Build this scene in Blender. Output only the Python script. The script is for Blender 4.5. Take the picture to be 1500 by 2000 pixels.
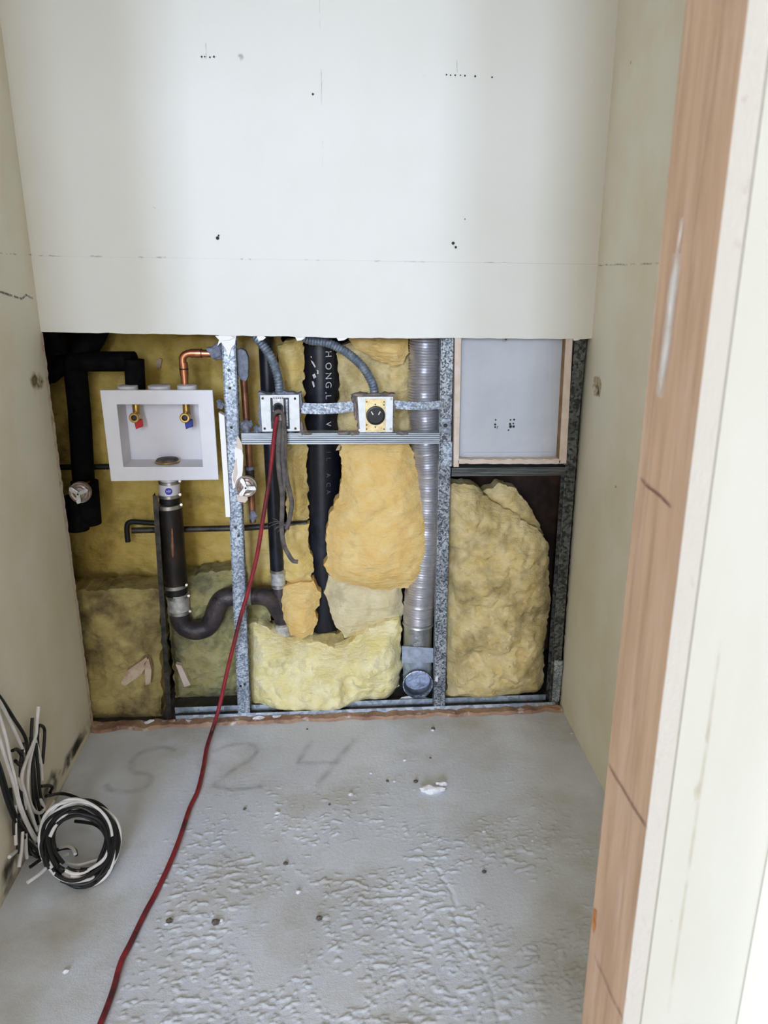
import bpy, bmesh, math, random
import numpy as np
from mathutils import Vector, Matrix, noise, geometry

for o in list(bpy.data.objects):
    bpy.data.objects.remove(o)
SC = bpy.context.scene
COL = SC.collection

# ------------------------------------------------------------------ camera
FPX, PITCH, YAW, CAMH = 1518.0, math.radians(17.65), math.radians(3.8), 1.4
cam = bpy.data.cameras.new('camera')
cam.sensor_fit = 'VERTICAL'
cam.sensor_height = 36.0
cam.lens = FPX / 2000.0 * 36.0
cam.clip_start = 0.02
cam.dof.use_dof = True
cam.dof.focus_distance = 2.25
cam.dof.aperture_fstop = 10.0
camo = bpy.data.objects.new('camera', cam)
camo.location = (0, 0, CAMH)
camo.rotation_euler = (math.pi / 2 - PITCH, 0, -YAW)
COL.objects.link(camo)
SC.camera = camo

# ------------------------------------------------------------------ light
world = bpy.data.worlds.new('world')
SC.world = world
world.use_nodes = True
bg = world.node_tree.nodes['Background']
bg.inputs[0].default_value = (1.0, 0.94, 0.82, 1)
bg.inputs[1].default_value = 2.05


def area(name, loc, target, sx, sy, power, color):
    l = bpy.data.lights.new(name, 'AREA')
    l.shape = 'RECTANGLE'
    l.size, l.size_y = sx, sy
    l.energy = power
    l.color = color
    o = bpy.data.objects.new(name, l)
    o.location = loc
    d = Vector(target) - Vector(loc)
    o.rotation_euler = d.to_track_quat('-Z', 'Y').to_euler()
    COL.objects.link(o)
    return o


# daylight of the two tall windows in the room behind the camera
area('window_daylight', (-3.25, -14.0, 4.5), (-0.1, 2.2, 0.95), 1.4, 3.6, 860.0, (0.62, 0.76, 1.0))
area('window_daylight', (-0.75, -14.0, 4.5), (-0.1, 2.2, 0.95), 1.2, 3.6, 480.0, (0.62, 0.76, 1.0))

vs = SC.view_settings
vs.view_transform = 'Standard'
vs.look = 'None'
vs.gamma = 1.0
vs.use_curve_mapping = False
vs.exposure = 0.45

# ------------------------------------------------------------------ measuring
YF, YS = 2.2, 2.216          # wall board face, stud face
XL, XR = -0.78, 0.735        # side walls
_cp, _sp, _cy, _sy = math.cos(PITCH), math.sin(PITCH), math.cos(YAW), math.sin(YAW)


def ray(px, py):
    a, b = px - 750.0, py - 1000.0
    fw = FPX * _cp - b * _sp
    dn = FPX * _sp + b * _cp
    return Vector((a * _cy + fw * _sy, fw * _cy - a * _sy, -dn))


def P(px, py, Y):
    r = ray(px, py)
    return Vector((0, 0, CAMH)) + r * (Y / r.y)


def F(px, py, z=0.0):
    r = ray(px, py)
    return Vector((0, 0, CAMH)) + r * ((z - CAMH) / r.z)


def WX(px, py, X):
    r = ray(px, py)
    return Vector((0, 0, CAMH)) + r * (X / r.x)


def PP(lst, Y):
    return [P(x, y, Y) for x, y in lst]


# ------------------------------------------------------------------ materials
def C4(c):
    return (c[0], c[1], c[2], 1.0)


def mat(name, col, rough=0.6, metal=0.0, col2=None, vscale=8.0, lo=0.4, hi=0.62, bump=0.0, bscale=60.0,
        stretch=(1, 1, 1), spec=0.4, col3=None, v3scale=25.0, lo3=0.55, hi3=0.7, detail=6.0, bdist=0.004, bstretch=(1, 1, 1)):
    m = bpy.data.materials.new(name)
    m.use_nodes = True
    nt = m.node_tree
    N, L = nt.nodes, nt.links
    bs = N['Principled BSDF']
    bs.inputs['Base Color'].default_value = C4(col)
    bs.inputs['Roughness'].default_value = rough
    bs.inputs['Metallic'].default_value = metal
    bs.inputs['Specular IOR Level'].default_value = spec
    tc = N.new('ShaderNodeTexCoord')
    cur = None

    def noise_ramp(scale, lo_, hi_, st):
        mp = N.new('ShaderNodeMapping')
        mp.inputs['Scale'].default_value = st
        L.new(tc.outputs['Object'], mp.inputs['Vector'])
        nz = N.new('ShaderNodeTexNoise')
        nz.inputs['Scale'].default_value = scale
        nz.inputs['Detail'].default_value = detail
        nz.inputs['Roughness'].default_value = 0.6
        L.new(mp.outputs[0], nz.inputs['Vector'])
        r = N.new('ShaderNodeMapRange')
        r.inputs['From Min'].default_value = lo_
        r.inputs['From Max'].default_value = hi_
        L.new(nz.outputs['Fac'], r.inputs['Value'])
        return r.outputs[0]

    def mixc(fac, a, b):
        mx = N.new('ShaderNodeMix')
        mx.data_type = 'RGBA'
        L.new(fac, mx.inputs[0])
        if isinstance(a, tuple):
            mx.inputs[6].default_value = C4(a)
        else:
            L.new(a, mx.inputs[6])
        mx.inputs[7].default_value = C4(b)
        return mx.outputs[2]
    if col2 is not None:
        cur = mixc(noise_ramp(vscale, lo, hi, stretch), tuple(col), col2)
    if col3 is not None:
        cur = mixc(noise_ramp(v3scale, lo3, hi3, stretch), cur if cur is not None else tuple(col), col3)
    if cur is not None:
        L.new(cur, bs.inputs['Base Color'])
    if bump > 0:
        f = noise_ramp(bscale, 0.0, 1.0, bstretch)
        b = N.new('ShaderNodeBump')
        b.inputs['Strength'].default_value = bump
        b.inputs['Distance'].default_value = bdist
        L.new(f, b.inputs['Height'])
        L.new(b.outputs[0], bs.inputs['Normal'])
    return m


def spangle(name, dark, light, scale=150.0, metal=0.55, rough=0.42):
    m = bpy.data.materials.new(name)
    m.use_nodes = True
    N, L = m.node_tree.nodes, m.node_tree.links
    bs = N['Principled BSDF']
    bs.inputs['Metallic'].default_value = metal
    bs.inputs['Roughness'].default_value = rough
    tc = N.new('ShaderNodeTexCoord')
    vo = N.new('ShaderNodeTexVoronoi')
    vo.inputs['Scale'].default_value = scale
    L.new(tc.outputs['Object'], vo.inputs['Vector'])
    sp = N.new('ShaderNodeSeparateColor')
    L.new(vo.outputs['Color'], sp.inputs[0])
    nz = N.new('ShaderNodeTexNoise')
    nz.inputs['Scale'].default_value = 14.0
    L.new(tc.outputs['Object'], nz.inputs['Vector'])
    ad = N.new('ShaderNodeMath')
    ad.operation = 'MULTIPLY'
    L.new(sp.outputs[0], ad.inputs[0])
    L.new(nz.outputs['Fac'], ad.inputs[1])
    rp = N.new('ShaderNodeMapRange')
    rp.inputs['From Min'].default_value = 0.08
    rp.inputs['From Max'].default_value = 0.5
    L.new(ad.outputs[0], rp.inputs['Value'])
    mx = N.new('ShaderNodeMix')
    mx.data_type = 'RGBA'
    L.new(rp.outputs[0], mx.inputs[0])
    mx.inputs[6].default_value = C4(dark)
    mx.inputs[7].default_value = C4(light)
    L.new(mx.outputs[2], bs.inputs['Base Color'])
    return m


def decal_mat(name, col, strength=0.8, scale=60.0, lo=0.3, hi=0.6):
    m = bpy.data.materials.new(name)
    m.use_nodes = True
    N, L = m.node_tree.nodes, m.node_tree.links
    out = N['Material Output']
    bs = N['Principled BSDF']
    bs.inputs['Base Color'].default_value = C4(col)
    bs.inputs['Roughness'].default_value = 0.9
    tr = N.new('ShaderNodeBsdfTransparent')
    at = N.new('ShaderNodeAttribute')
    at.attribute_name = 'cover'
    tc = N.new('ShaderNodeTexCoord')
    nz = N.new('ShaderNodeTexNoise')
    nz.inputs['Scale'].default_value = scale
    nz.inputs['Detail'].default_value = 5
    L.new(tc.outputs['Object'], nz.inputs['Vector'])
    rp = N.new('ShaderNodeMapRange')
    rp.inputs['From Min'].default_value = lo
    rp.inputs['From Max'].default_value = hi
    rp.inputs['To Max'].default_value = strength
    L.new(nz.outputs['Fac'], rp.inputs['Value'])
    mu = N.new('ShaderNodeMath')
    mu.operation = 'MULTIPLY'
    L.new(at.outputs['Fac'], mu.inputs[0])
    L.new(rp.outputs[0], mu.inputs[1])
    ms = N.new('ShaderNodeMixShader')
    L.new(mu.outputs[0], ms.inputs[0])
    L.new(tr.outputs[0], ms.inputs[1])
    L.new(bs.outputs[0], ms.inputs[2])
    L.new(ms.outputs[0], out.inputs[0])
    return m


M = {}
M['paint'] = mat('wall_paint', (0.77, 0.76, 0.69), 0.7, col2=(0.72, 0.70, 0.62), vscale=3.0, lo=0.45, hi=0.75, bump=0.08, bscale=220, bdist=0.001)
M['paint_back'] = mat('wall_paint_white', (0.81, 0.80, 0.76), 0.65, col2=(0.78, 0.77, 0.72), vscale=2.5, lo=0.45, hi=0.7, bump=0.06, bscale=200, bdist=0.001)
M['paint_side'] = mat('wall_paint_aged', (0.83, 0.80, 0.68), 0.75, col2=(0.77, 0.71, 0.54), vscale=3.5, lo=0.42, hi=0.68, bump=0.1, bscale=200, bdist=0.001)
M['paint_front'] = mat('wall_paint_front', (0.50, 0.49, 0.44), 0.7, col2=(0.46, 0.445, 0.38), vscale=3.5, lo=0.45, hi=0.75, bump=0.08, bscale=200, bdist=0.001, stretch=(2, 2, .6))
M['white_trim'] = mat('white_trim_paint', (0.93, 0.93, 0.91), 0.5, bump=0.03)
M['gypsum'] = mat('gypsum_core', (0.95, 0.93, 0.93), 0.9, col2=(0.76, 0.69, 0.66), vscale=60, lo=0.62, hi=0.8, bump=0.25, bscale=180, bdist=.002)
M['gypsum_paper'] = mat('gypsum_paper', (0.74, 0.63, 0.55), 0.9, col2=(0.50, 0.37, 0.26), vscale=40, lo=0.5, hi=0.7, bump=0.4, bscale=150)
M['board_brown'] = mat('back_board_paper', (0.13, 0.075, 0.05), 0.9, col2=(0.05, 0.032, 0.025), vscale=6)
M['ceiling'] = mat('ceiling_paint', (0.72, 0.71, 0.66), 0.8, col2=(0.66, 0.65, 0.6), vscale=3)
M['galv'] = spangle('galvanised_steel', (0.07, 0.085, 0.11), (0.52, 0.56, 0.60), 230)
M['galv_light'] = spangle('galvanised_steel_bright', (0.16, 0.19, 0.24), (0.56, 0.62, 0.70), 210, 0.45, 0.45)
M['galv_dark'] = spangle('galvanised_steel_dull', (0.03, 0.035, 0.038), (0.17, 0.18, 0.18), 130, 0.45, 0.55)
M['track'] = spangle('track_steel', (0.30, 0.35, 0.42), (0.60, 0.68, 0.78), 70, 0.3, 0.5)
M['ribbed'] = mat('ribbed_steel', (0.50, 0.54, 0.58), 0.4, 0.5, col2=(0.36, 0.40, 0.44), vscale=30, stretch=(.3, 1, 3))
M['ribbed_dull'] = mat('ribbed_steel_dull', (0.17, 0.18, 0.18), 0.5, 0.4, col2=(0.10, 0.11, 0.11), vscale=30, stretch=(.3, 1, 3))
M['dark_steel'] = mat('dark_steel', (0.02, 0.02, 0.02), 0.45, 0.4, col2=(0.07, 0.06, 0.05), vscale=40, bump=0.3, bscale=90)
M['black_foam'] = mat('black_foam', (0.004, 0.004, 0.005), 0.85, col2=(0.008, 0.008, 0.008), vscale=30, bump=0.3, bscale=120, spec=0.05)
M['black_pipe'] = mat('black_plastic_pipe', (0.008, 0.009, 0.014), 0.33, col2=(0.03, 0.035, 0.055), vscale=14, lo=0.5, hi=0.85, bump=0.15, bscale=70, spec=0.4)
M['iron'] = mat('rusty_black_iron', (0.014, 0.011, 0.010), 0.42, 0.2, col2=(0.045, 0.024, 0.017), vscale=18, lo=0.45, hi=0.7, bump=0.35, bscale=90)
M['iron_grey'] = mat('grey_black_iron', (0.035, 0.03, 0.035), 0.4, 0.3, col2=(0.10, 0.075, 0.075), vscale=16, lo=0.4, hi=0.7, bump=0.4, bscale=120)
M['rubber'] = mat('black_rubber', (0.008, 0.008, 0.008), 0.55, bump=0.1)
M['band'] = mat('stainless_band', (0.62, 0.60, 0.57), 0.28, 0.85, col2=(0.40, 0.38, 0.36), vscale=25)
M['shield'] = mat('coupling_shield', (0.62, 0.61, 0.60), 0.45, 0.4, col2=(0.40, 0.38, 0.36), vscale=60, bump=0.2, bscale=200)
M['label_white'] = mat('label_white', (0.78, 0.76, 0.80), 0.4, 0.2)
M['sticker_blue'] = mat('sticker_blue', (0.05, 0.05, 0.45), 0.4, col2=(0.06, 0.06, 0.5), vscale=20)
M['print_white'] = mat('print_white', (0.62, 0.62, 0.63), 0.6, col2=(0.30, 0.30, 0.32), vscale=90, lo=0.45, hi=0.7)
M['print_faint'] = mat('print_faint', (0.10, 0.11, 0.13), 0.6, col2=(0.03, 0.03, 0.04), vscale=90, lo=0.45, hi=0.7)
M['white_plastic'] = mat('white_plastic', (0.74, 0.72, 0.75), 0.45, col2=(0.70, 0.68, 0.72), vscale=10, bump=0.05)
M['brass'] = mat('brass', (0.58, 0.38, 0.12), 0.28, 0.9, col2=(0.40, 0.24, 0.07), vscale=40)
M['brass_plate'] = mat('brass_plate', (0.75, 0.62, 0.36), 0.4, 0.6, col2=(0.60, 0.46, 0.24), vscale=60)
M['copper'] = mat('copper', (0.62, 0.25, 0.13), 0.32, 0.85, col2=(0.30, 0.10, 0.05), vscale=30, lo=0.45, hi=0.7)
M['copper_dull'] = mat('copper_dull', (0.36, 0.16, 0.09), 0.45, 0.7, col2=(0.18, 0.08, 0.05), vscale=30)
M['red_plastic'] = mat('red_plastic', (0.62, 0.015, 0.02), 0.4, col2=(0.5, 0.01, 0.015), vscale=20)
M['blue_plastic'] = mat('blue_plastic', (0.01, 0.03, 0.30), 0.4, col2=(0.01, 0.02, 0.22), vscale=20)
M['putty'] = mat('grey_putty', (0.16, 0.18, 0.24), 0.8, col2=(0.26, 0.27, 0.33), vscale=60, bump=0.8, bscale=160)
M['putty_brown'] = mat('brown_putty', (0.30, 0.24, 0.21), 0.8, col2=(0.16, 0.14, 0.14), vscale=60, bump=0.8, bscale=160)
M['conduit'] = mat('steel_conduit', (0.20, 0.25, 0.33), 0.42, 0.6, col2=(0.40, 0.46, 0.54), vscale=50, lo=0.45, hi=0.65)
M['white_plate'] = mat('painted_cover_plate', (0.86, 0.88, 0.89), 0.45, col2=(0.78, 0.80, 0.81), vscale=40, col3=(0.28, 0.28, 0.30), v3scale=60, lo3=0.66, hi3=0.72)
M['black_plastic'] = mat('black_plastic', (0.012, 0.012, 0.014), 0.35)
M['aluminium'] = mat('aluminium_foil', (0.62, 0.61, 0.65), 0.34, 0.75, col2=(0.50, 0.49, 0.53), vscale=20, bump=0.1, bscale=150)
M['foil_tape'] = mat('foil_tape', (0.38, 0.39, 0.39), 0.28, 0.8, col2=(0.58, 0.60, 0.60), vscale=25, lo=0.45, hi=0.7, bump=0.6, bscale=50, bdist=0.006)
M['boot'] = mat('galvanised_boot', (0.30, 0.34, 0.42), 0.42, 0.45, col2=(0.46, 0.52, 0.62), vscale=35, bump=0.25, bscale=60)
M['boot_inside'] = mat('boot_foil', (0.30, 0.35, 0.50), 0.6, 0.1, col2=(0.12, 0.15, 0.24), vscale=28, lo=0.5, hi=0.68, bump=0.5, bscale=50)
M['panel'] = mat('access_panel_primer', (0.58, 0.60, 0.66), 0.5, col2=(0.52, 0.54, 0.60), vscale=5, bump=0.05, bscale=200)
M['frame_paper'] = mat('frame_paper', (0.76, 0.64, 0.56), 0.85, col2=(0.68, 0.55, 0.46), vscale=30, bump=0.3, bscale=150)
M['frame_wood'] = mat('frame_wood', (0.36, 0.22, 0.10), 0.8, col2=(0.24, 0.14, 0.06), vscale=30, bump=0.2)
M['sill'] = mat('old_sill', (0.42, 0.27, 0.18), 0.9, col2=(0.24, 0.13, 0.09), vscale=14, lo=0.4, hi=0.65, col3=(0.62, 0.55, 0.5), v3scale=30, lo3=0.58, hi3=0.7, bump=0.7, bscale=90)
M['plaster'] = mat('broken_plaster', (0.82, 0.82, 0.86), 0.9, col2=(0.62, 0.60, 0.62), vscale=50, bump=0.8, bscale=120)
M['paper_scrap'] = mat('paper_scrap', (0.58, 0.46, 0.34), 0.9, col2=(0.42, 0.27, 0.19), vscale=30, bump=0.3)
M['chip'] = mat('dark_chip', (0.16, 0.13, 0.11), 0.9, col2=(0.05, 0.045, 0.04), vscale=50)
M['wood'] = mat('rough_jamb_wood', (0.56, 0.39, 0.28), 0.8, col2=(0.40, 0.26, 0.175), vscale=9, lo=0.4, hi=0.68, stretch=(6, 6, 0.45), col3=(0.58, 0.43, 0.34), v3scale=14, lo3=0.52, hi3=0.68, bump=0.25, bscale=60, bstretch=(6, 6, 0.4), bdist=0.002)
M['cord_red'] = mat('red_cord', (0.22, 0.014, 0.02), 0.5, col2=(0.29, 0.022, 0.032), vscale=30, col3=(0.035, 0.014, 0.02), v3scale=7, lo3=0.52, hi3=0.66, bump=0.2, bscale=200)
M['cord_grey'] = mat('grey_cord', (0.075, 0.065, 0.06), 0.7, col2=(0.14, 0.12, 0.11), vscale=40, bump=0.4, bscale=150)
M['wire_white'] = mat('white_wire', (0.86, 0.84, 0.88), 0.4, col2=(0.74, 0.70, 0.70), vscale=14)
M['wire_black'] = mat('black_wire', (0.008, 0.008, 0.009), 0.45)
M['chrome'] = mat('worn_chrome', (0.42, 0.35, 0.30), 0.34, 0.45, col2=(0.24, 0.18, 0.15), vscale=40, bump=0.2, bscale=80)
M['handle_metal'] = mat('handle_metal', (0.85, 0.85, 0.86), 0.3, 0.5, col2=(0.55, 0.55, 0.55), vscale=40)


def wool(name, a, b, dirt, dlo=0.56, dhi=0.74, dscale=9.0):
    return mat(name, a, 1.0, col2=b, vscale=20, lo=0.36, hi=0.64, col3=dirt, v3scale=dscale, lo3=dlo, hi3=dhi,
               bump=0.75, bscale=75, spec=0.05, bdist=0.010, detail=10, bstretch=(.55, 1, 1.25))


M['wool_orange'] = wool('glass_wool_orange', (0.80, 0.52, 0.18), (0.84, 0.62, 0.28), (0.48, 0.34, 0.16), 0.60, 0.78)
M['wool_gold'] = wool('glass_wool_gold', (0.70, 0.50, 0.15), (0.80, 0.62, 0.28), (0.38, 0.29, 0.13), 0.56, 0.74)
M['wool_lemon'] = wool('glass_wool_lemon', (0.80, 0.68, 0.30), (0.88, 0.79, 0.50), (0.42, 0.39, 0.26), 0.58, 0.76, 7.0)
M['wool_tan'] = wool('glass_wool_tan', (0.70, 0.53, 0.22), (0.83, 0.68, 0.38), (0.30, 0.23, 0.10), 0.48, 0.70, 8.0)
M['wool_olive'] = wool('glass_wool_olive', (0.60, 0.43, 0.10), (0.72, 0.53, 0.17), (0.26, 0.17, 0.05), 0.52, 0.72, 7.0)
M['wool_pale'] = wool('glass_wool_pale_grey', (0.66, 0.55, 0.32), (0.76, 0.67, 0.45), (0.40, 0.33, 0.2), 0.52, 0.72, 9.0)
M['wool_green'] = wool('glass_wool_green_grey', (0.34, 0.31, 0.13), (0.46, 0.42, 0.22), (0.11, 0.11, 0.08), 0.47, 0.66, 8.0)
M['wool_dirty'] = wool('glass_wool_dirty', (0.40, 0.31, 0.12), (0.52, 0.42, 0.18), (0.14, 0.10, 0.05), 0.46, 0.66, 9.0)

D = {}
D['crack'] = decal_mat('hairline_crack', (0.10, 0.09, 0.07), 0.9, 90, 0.36, 0.52)
D['crack_faint'] = decal_mat('hairline_crack_faint', (0.28, 0.27, 0.25), 0.6, 40, 0.42, 0.6)
D['ink'] = decal_mat('black_mark', (0.03, 0.03, 0.04), 0.95, 80, 0.1, 0.3)
D['spray'] = decal_mat('faded_spray_paint', (0.10, 0.105, 0.115), 0.34, 26, 0.25, 0.75)
D['brown'] = decal_mat('brown_stain', (0.28, 0.19, 0.09), 0.75, 45, 0.3, 0.6)
D['dark'] = decal_mat('dark_scuff', (0.06, 0.05, 0.03), 0.8, 25, 0.35, 0.6)
D['white'] = decal_mat('white_smear', (0.85, 0.84, 0.86), 0.95, 20, 0.2, 0.5)
D['kerf'] = decal_mat('saw_kerf', (0.16, 0.06, 0.04), 0.95, 160, 0.2, 0.45)
D['rust'] = decal_mat('orange_knot', (0.55, 0.20, 0.05), 0.9, 80, 0.2, 0.45)
D['tan'] = decal_mat('tan_patch', (0.55, 0.42, 0.28), 0.8, 45, 0.3, 0.6)
D['tan_faint'] = decal_mat('faint_tan_streak', (0.50, 0.42, 0.30), 0.35, 45, 0.3, 0.6)
D['shine'] = decal_mat('white_splash', (0.75, 0.76, 0.80), 0.95, 60, 0.2, 0.4)

# ------------------------------------------------------------------ building
WO = {}


def tagl(o, label=None, cat=None, group=None, kind=None):
    if label:
        o['label'] = label
    if cat:
        o['category'] = cat
    if group:
        o['group'] = group
    if kind:
        o['kind'] = kind
    return o


def thing(name, loc, label, cat, group=None):
    o = bpy.data.objects.new(name, None)
    o.empty_display_size = 0.03
    o.location = loc
    COL.objects.link(o)
    WO[o] = Vector(loc)
    return tagl(o, label, cat, group)


class MB:
    def __init__(s):
        s.v, s.f = [], []

    def add(s, vs_, fs):
        n = len(s.v)
        s.v += [Vector(q) for q in vs_]
        s.f += [tuple(i + n for i in q) for q in fs]
        return s

    def box(s, a, b):
        (x0, y0, z0), (x1, y1, z1) = a, b
        vs_ = [(x, y, z) for x in (x0, x1) for y in (y0, y1) for z in (z0, z1)]
        return s.add(vs_, [(0, 1, 3, 2), (4, 6, 7, 5), (0, 4, 5, 1), (2, 3, 7, 6), (0, 2, 6, 4), (1, 5, 7, 3)])

    def quadbox(s, q, dy):
        """four points in a plane (counter-clockwise from the front), thickened backwards by dy"""
        b = [Vector(p) + Vector((0, dy, 0)) for p in q]
        n = len(q)
        fs = [tuple(range(n)), tuple(range(2 * n - 1, n - 1, -1))]
        fs += [(i, i + n, (i + 1) % n + n, (i + 1) % n) for i in range(n)]
        return s.add(list(q) + b, fs)

    def prism(s, prof, A, B):
        n = len(prof)
        A, B = Vector(A), Vector(B)
        vs_ = [A + Vector((x, y, 0)) for x, y in prof] + [B + Vector((x, y, 0)) for x, y in prof]
        fs = [(i, (i + 1) % n, (i + 1) % n + n, i + n) for i in range(n)]
        fs += [tuple(range(n - 1, -1, -1)), tuple(range(n, 2 * n))]
        return s.add(vs_, fs)

    def tube(s, path, rad, seg=20, cap=True, flat=None):
        path = [Vector(p) for p in path]
        n = len(path)
        if not hasattr(rad, '__len__'):
            rad = [rad] * n
        t = [(path[min(i + 1, n - 1)] - path[max(i - 1, 0)]).normalized() for i in range(n)]
        for i in range(1, n):
            if t[i].dot(t[i - 1]) < 0 or t[i].length < .5:
                t[i] = -t[i] if t[i].length > .5 else t[i - 1].copy()
        up = Vector((0, -1, 0)) if abs(t[0].y) < 0.9 else Vector((0, 0, 1))
        u = (up - t[0] * up.dot(t[0])).normalized()
        base = len(s.v)
        for i in range(n):
            u = (u - t[i] * u.dot(t[i])).normalized()
            w = t[i].cross(u)
            for k in range(seg):
                a = 2 * math.pi * k / seg
                ku, kw = (1.0, 1.0) if flat is None else flat
                s.v.append(path[i] + (u * math.cos(a) * ku + w * math.sin(a) * kw) * rad[i])
        for i in range(n - 1):
            for k in range(seg):
                k2 = (k + 1) % seg
                s.f.append((base + i * seg + k, base + i * seg + k2, base + (i + 1) * seg + k2, base + (i + 1) * seg + k))
        if cap:
            s.f.append(tuple(base + k for k in range(seg - 1, -1, -1)))
            s.f.append(tuple(base + (n - 1) * seg + k for k in range(seg)))
        return s

    def build(s, name, m, parent=None, smooth=False, bevel=0.0, origin=None):
        if parent is not None:
            org = WO[parent]
        elif origin is not None:
            org = Vector(origin)
        else:
            xs, ys, zs = [q.x for q in s.v], [q.y for q in s.v], [q.z for q in s.v]
            org = Vector(((min(xs) + max(xs)) / 2, (min(ys) + max(ys)) / 2, min(zs)))
        me = bpy.data.meshes.new(name)
        me.from_pydata([tuple(q - org) for q in s.v], [], s.f)
        bm = bmesh.new()
        bm.from_mesh(me)
        bmesh.ops.recalc_face_normals(bm, faces=bm.faces)
        if bevel > 0:
            es = [e for e in bm.edges if len(e.link_faces) == 2 and e.calc_face_angle(0) > 0.6]
            bmesh.ops.bevel(bm, geom=es, offset=bevel, segments=2, affect='EDGES', profile=0.5)
        bm.to_mesh(me)
        bm.free()
        if smooth:
            me.polygons.foreach_set('use_smooth', [True] * len(me.polygons))
            me.set_sharp_from_angle(angle=math.radians(40))
        me.materials.append(m)
        o = bpy.data.objects.new(name, me)
        COL.objects.link(o)
        if parent is not None:
            o.parent = parent
        else:
            o.location = org
        WO[o] = org
        return o


def spline(pts, n=8):
    pts = [Vector(p) for p in pts]
    if len(pts) < 3:
        return pts
    q = [pts[0] * 2 - pts[1]] + pts + [pts[-1] * 2 - pts[-2]]
    out = []
    for i in range(1, len(q) - 2):
        a, b, c, d = q[i - 1], q[i], q[i + 1], q[i + 2]
        for k in range(n):
            t = k / n
            out.append(0.5 * ((2 * b) + (c - a) * t + (2 * a - 5 * b + 4 * c - d) * t * t + (3 * b - a - 3 * c + d) * t ** 3))
    out.append(pts[-1])
    return out


def resample(path, step):
    out = [path[0].copy()]
    acc = 0.0
    for a, b in zip(path[:-1], path[1:]):
        d = (b - a).length
        t = step - acc
        while t <= d:
            out.append(a.lerp(b, t / d))
            t += step
        acc = d - (t - step)
    return out


def copy_tree(o, parent=None):
    c = o.copy()
    COL.objects.link(c)
    c.parent = parent
    WO[c] = WO[o]
    for ch in list(o.children):
        copy_tree(ch, c)
    return c


def text_mesh(txt, size):
    cu = bpy.data.curves.new('lettering', 'FONT')
    cu.body = txt
    cu.size = size
    cu.align_x = 'CENTER'
    cu.align_y = 'CENTER'
    cu.resolution_u = 4
    o = bpy.data.objects.new('lettering', cu)
    COL.objects.link(o)
    bpy.context.view_layer.update()
    me = bpy.data.meshes.new_from_object(o)
    vs_ = [v.co.copy() for v in me.vertices]
    fs = [tuple(p.vertices) for p in me.polygons]
    bpy.data.objects.remove(o)
    bpy.data.meshes.remove(me)
    return vs_, fs


def cover(o, vals):
    a = o.data.attributes.new('cover', 'FLOAT', 'POINT')
    a.data.foreach_set('value', vals)


NDEC = 0


def ribbon(name, pts, width, m, parent, n, soft=True):
    """a painted or scratched line lying on a surface with normal n"""
    global NDEC
    NDEC += 1
    lift = 0.0006 + 0.00016 * (NDEC % 8)
    pts = [Vector(p) for p in pts]
    n = Vector(n)
    me_v, vals, fs = [], [], []
    k = len(pts)
    for i, p in enumerate(pts):
        t = (pts[min(i + 1, k - 1)] - pts[max(i - 1, 0)]).normalized()
        s = t.cross(n).normalized() * width / 2
        p = p + n * lift
        me_v += [p - s, p, p + s]
        e = 0.35 if (i in (0, k - 1) and soft) else 1.0
        vals += [0.0, e, 0.0] if soft else [1, 1, 1]
    for i in range(k - 1):
        for j in (0, 1):
            a = i * 3 + j
            fs.append((a, a + 1, a + 4, a + 3))
    org = WO[parent]
    me = bpy.data.meshes.new(name)
    me.from_pydata([tuple(p - org) for p in me_v], [], fs)
    me.materials.append(m)
    o = bpy.data.objects.new(name, me)
    COL.objects.link(o)
    o.parent = parent
    WO[o] = org
    cover(o, vals)
    return o


def blotch(name, pts, m, parent, n, core=0.55):
    """a soft edged flat mark with the given outline"""
    pts = [Vector(p) for p in pts]
    n = Vector(n)
    c = sum(pts, Vector()) / len(pts)
    k = len(pts)
    vs_ = [c] + [c.lerp(p, core) for p in pts] + pts
    vals = [1.0] * (k + 1) + [0.0] * k
    fs = []
    for i in range(k):
        j = (i + 1) % k
        fs.append((0, 1 + i, 1 + j))
        fs.append((1 + i, 1 + k + i, 1 + k + j, 1 + j))
    org = WO[parent]
    me = bpy.data.meshes.new(name)
    me.from_pydata([tuple(p + n * 0.0008 - org) for p in vs_], [], fs)
    me.materials.append(m)
    o = bpy.data.objects.new(name, me)
    COL.objects.link(o)
    o.parent = parent
    WO[o] = org
    cover(o, vals)
    return o


def wiggle(a, b, n, amp, seed):
    rnd = random.Random(seed)
    a, b = Vector(a), Vector(b)
    return [a.lerp(b, i / n) + (Vector((rnd.uniform(-1, 1), rnd.uniform(-1, 1), rnd.uniform(-1, 1))) * amp if 0 < i < n else Vector()) for i in range(n + 1)]


# ------------------------------------------------------------------ the room
def struct(o):
    o['kind'] = 'structure'
    return o


def perlin(x, y, seed):
    r = np.random.RandomState(seed)
    ang = r.rand(512, 512) * 2 * np.pi
    xi, yi = np.floor(x).astype(int), np.floor(y).astype(int)
    xf, yf = x - xi, y - yi
    u = xf * xf * xf * (xf * (xf * 6 - 15) + 10)
    v = yf * yf * yf * (yf * (yf * 6 - 15) + 10)

    def g(ix, iy, dx, dy):
        a = ang[ix % 512, iy % 512]
        return np.cos(a) * dx + np.sin(a) * dy
    a = g(xi, yi, xf, yf)
    b = g(xi + 1, yi, xf - 1, yf)
    c = g(xi, yi + 1, xf, yf - 1)
    d = g(xi + 1, yi + 1, xf - 1, yf - 1)
    return (a * (1 - u) + b * u) * (1 - v) + (c * (1 - u) + d * u) * v


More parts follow.
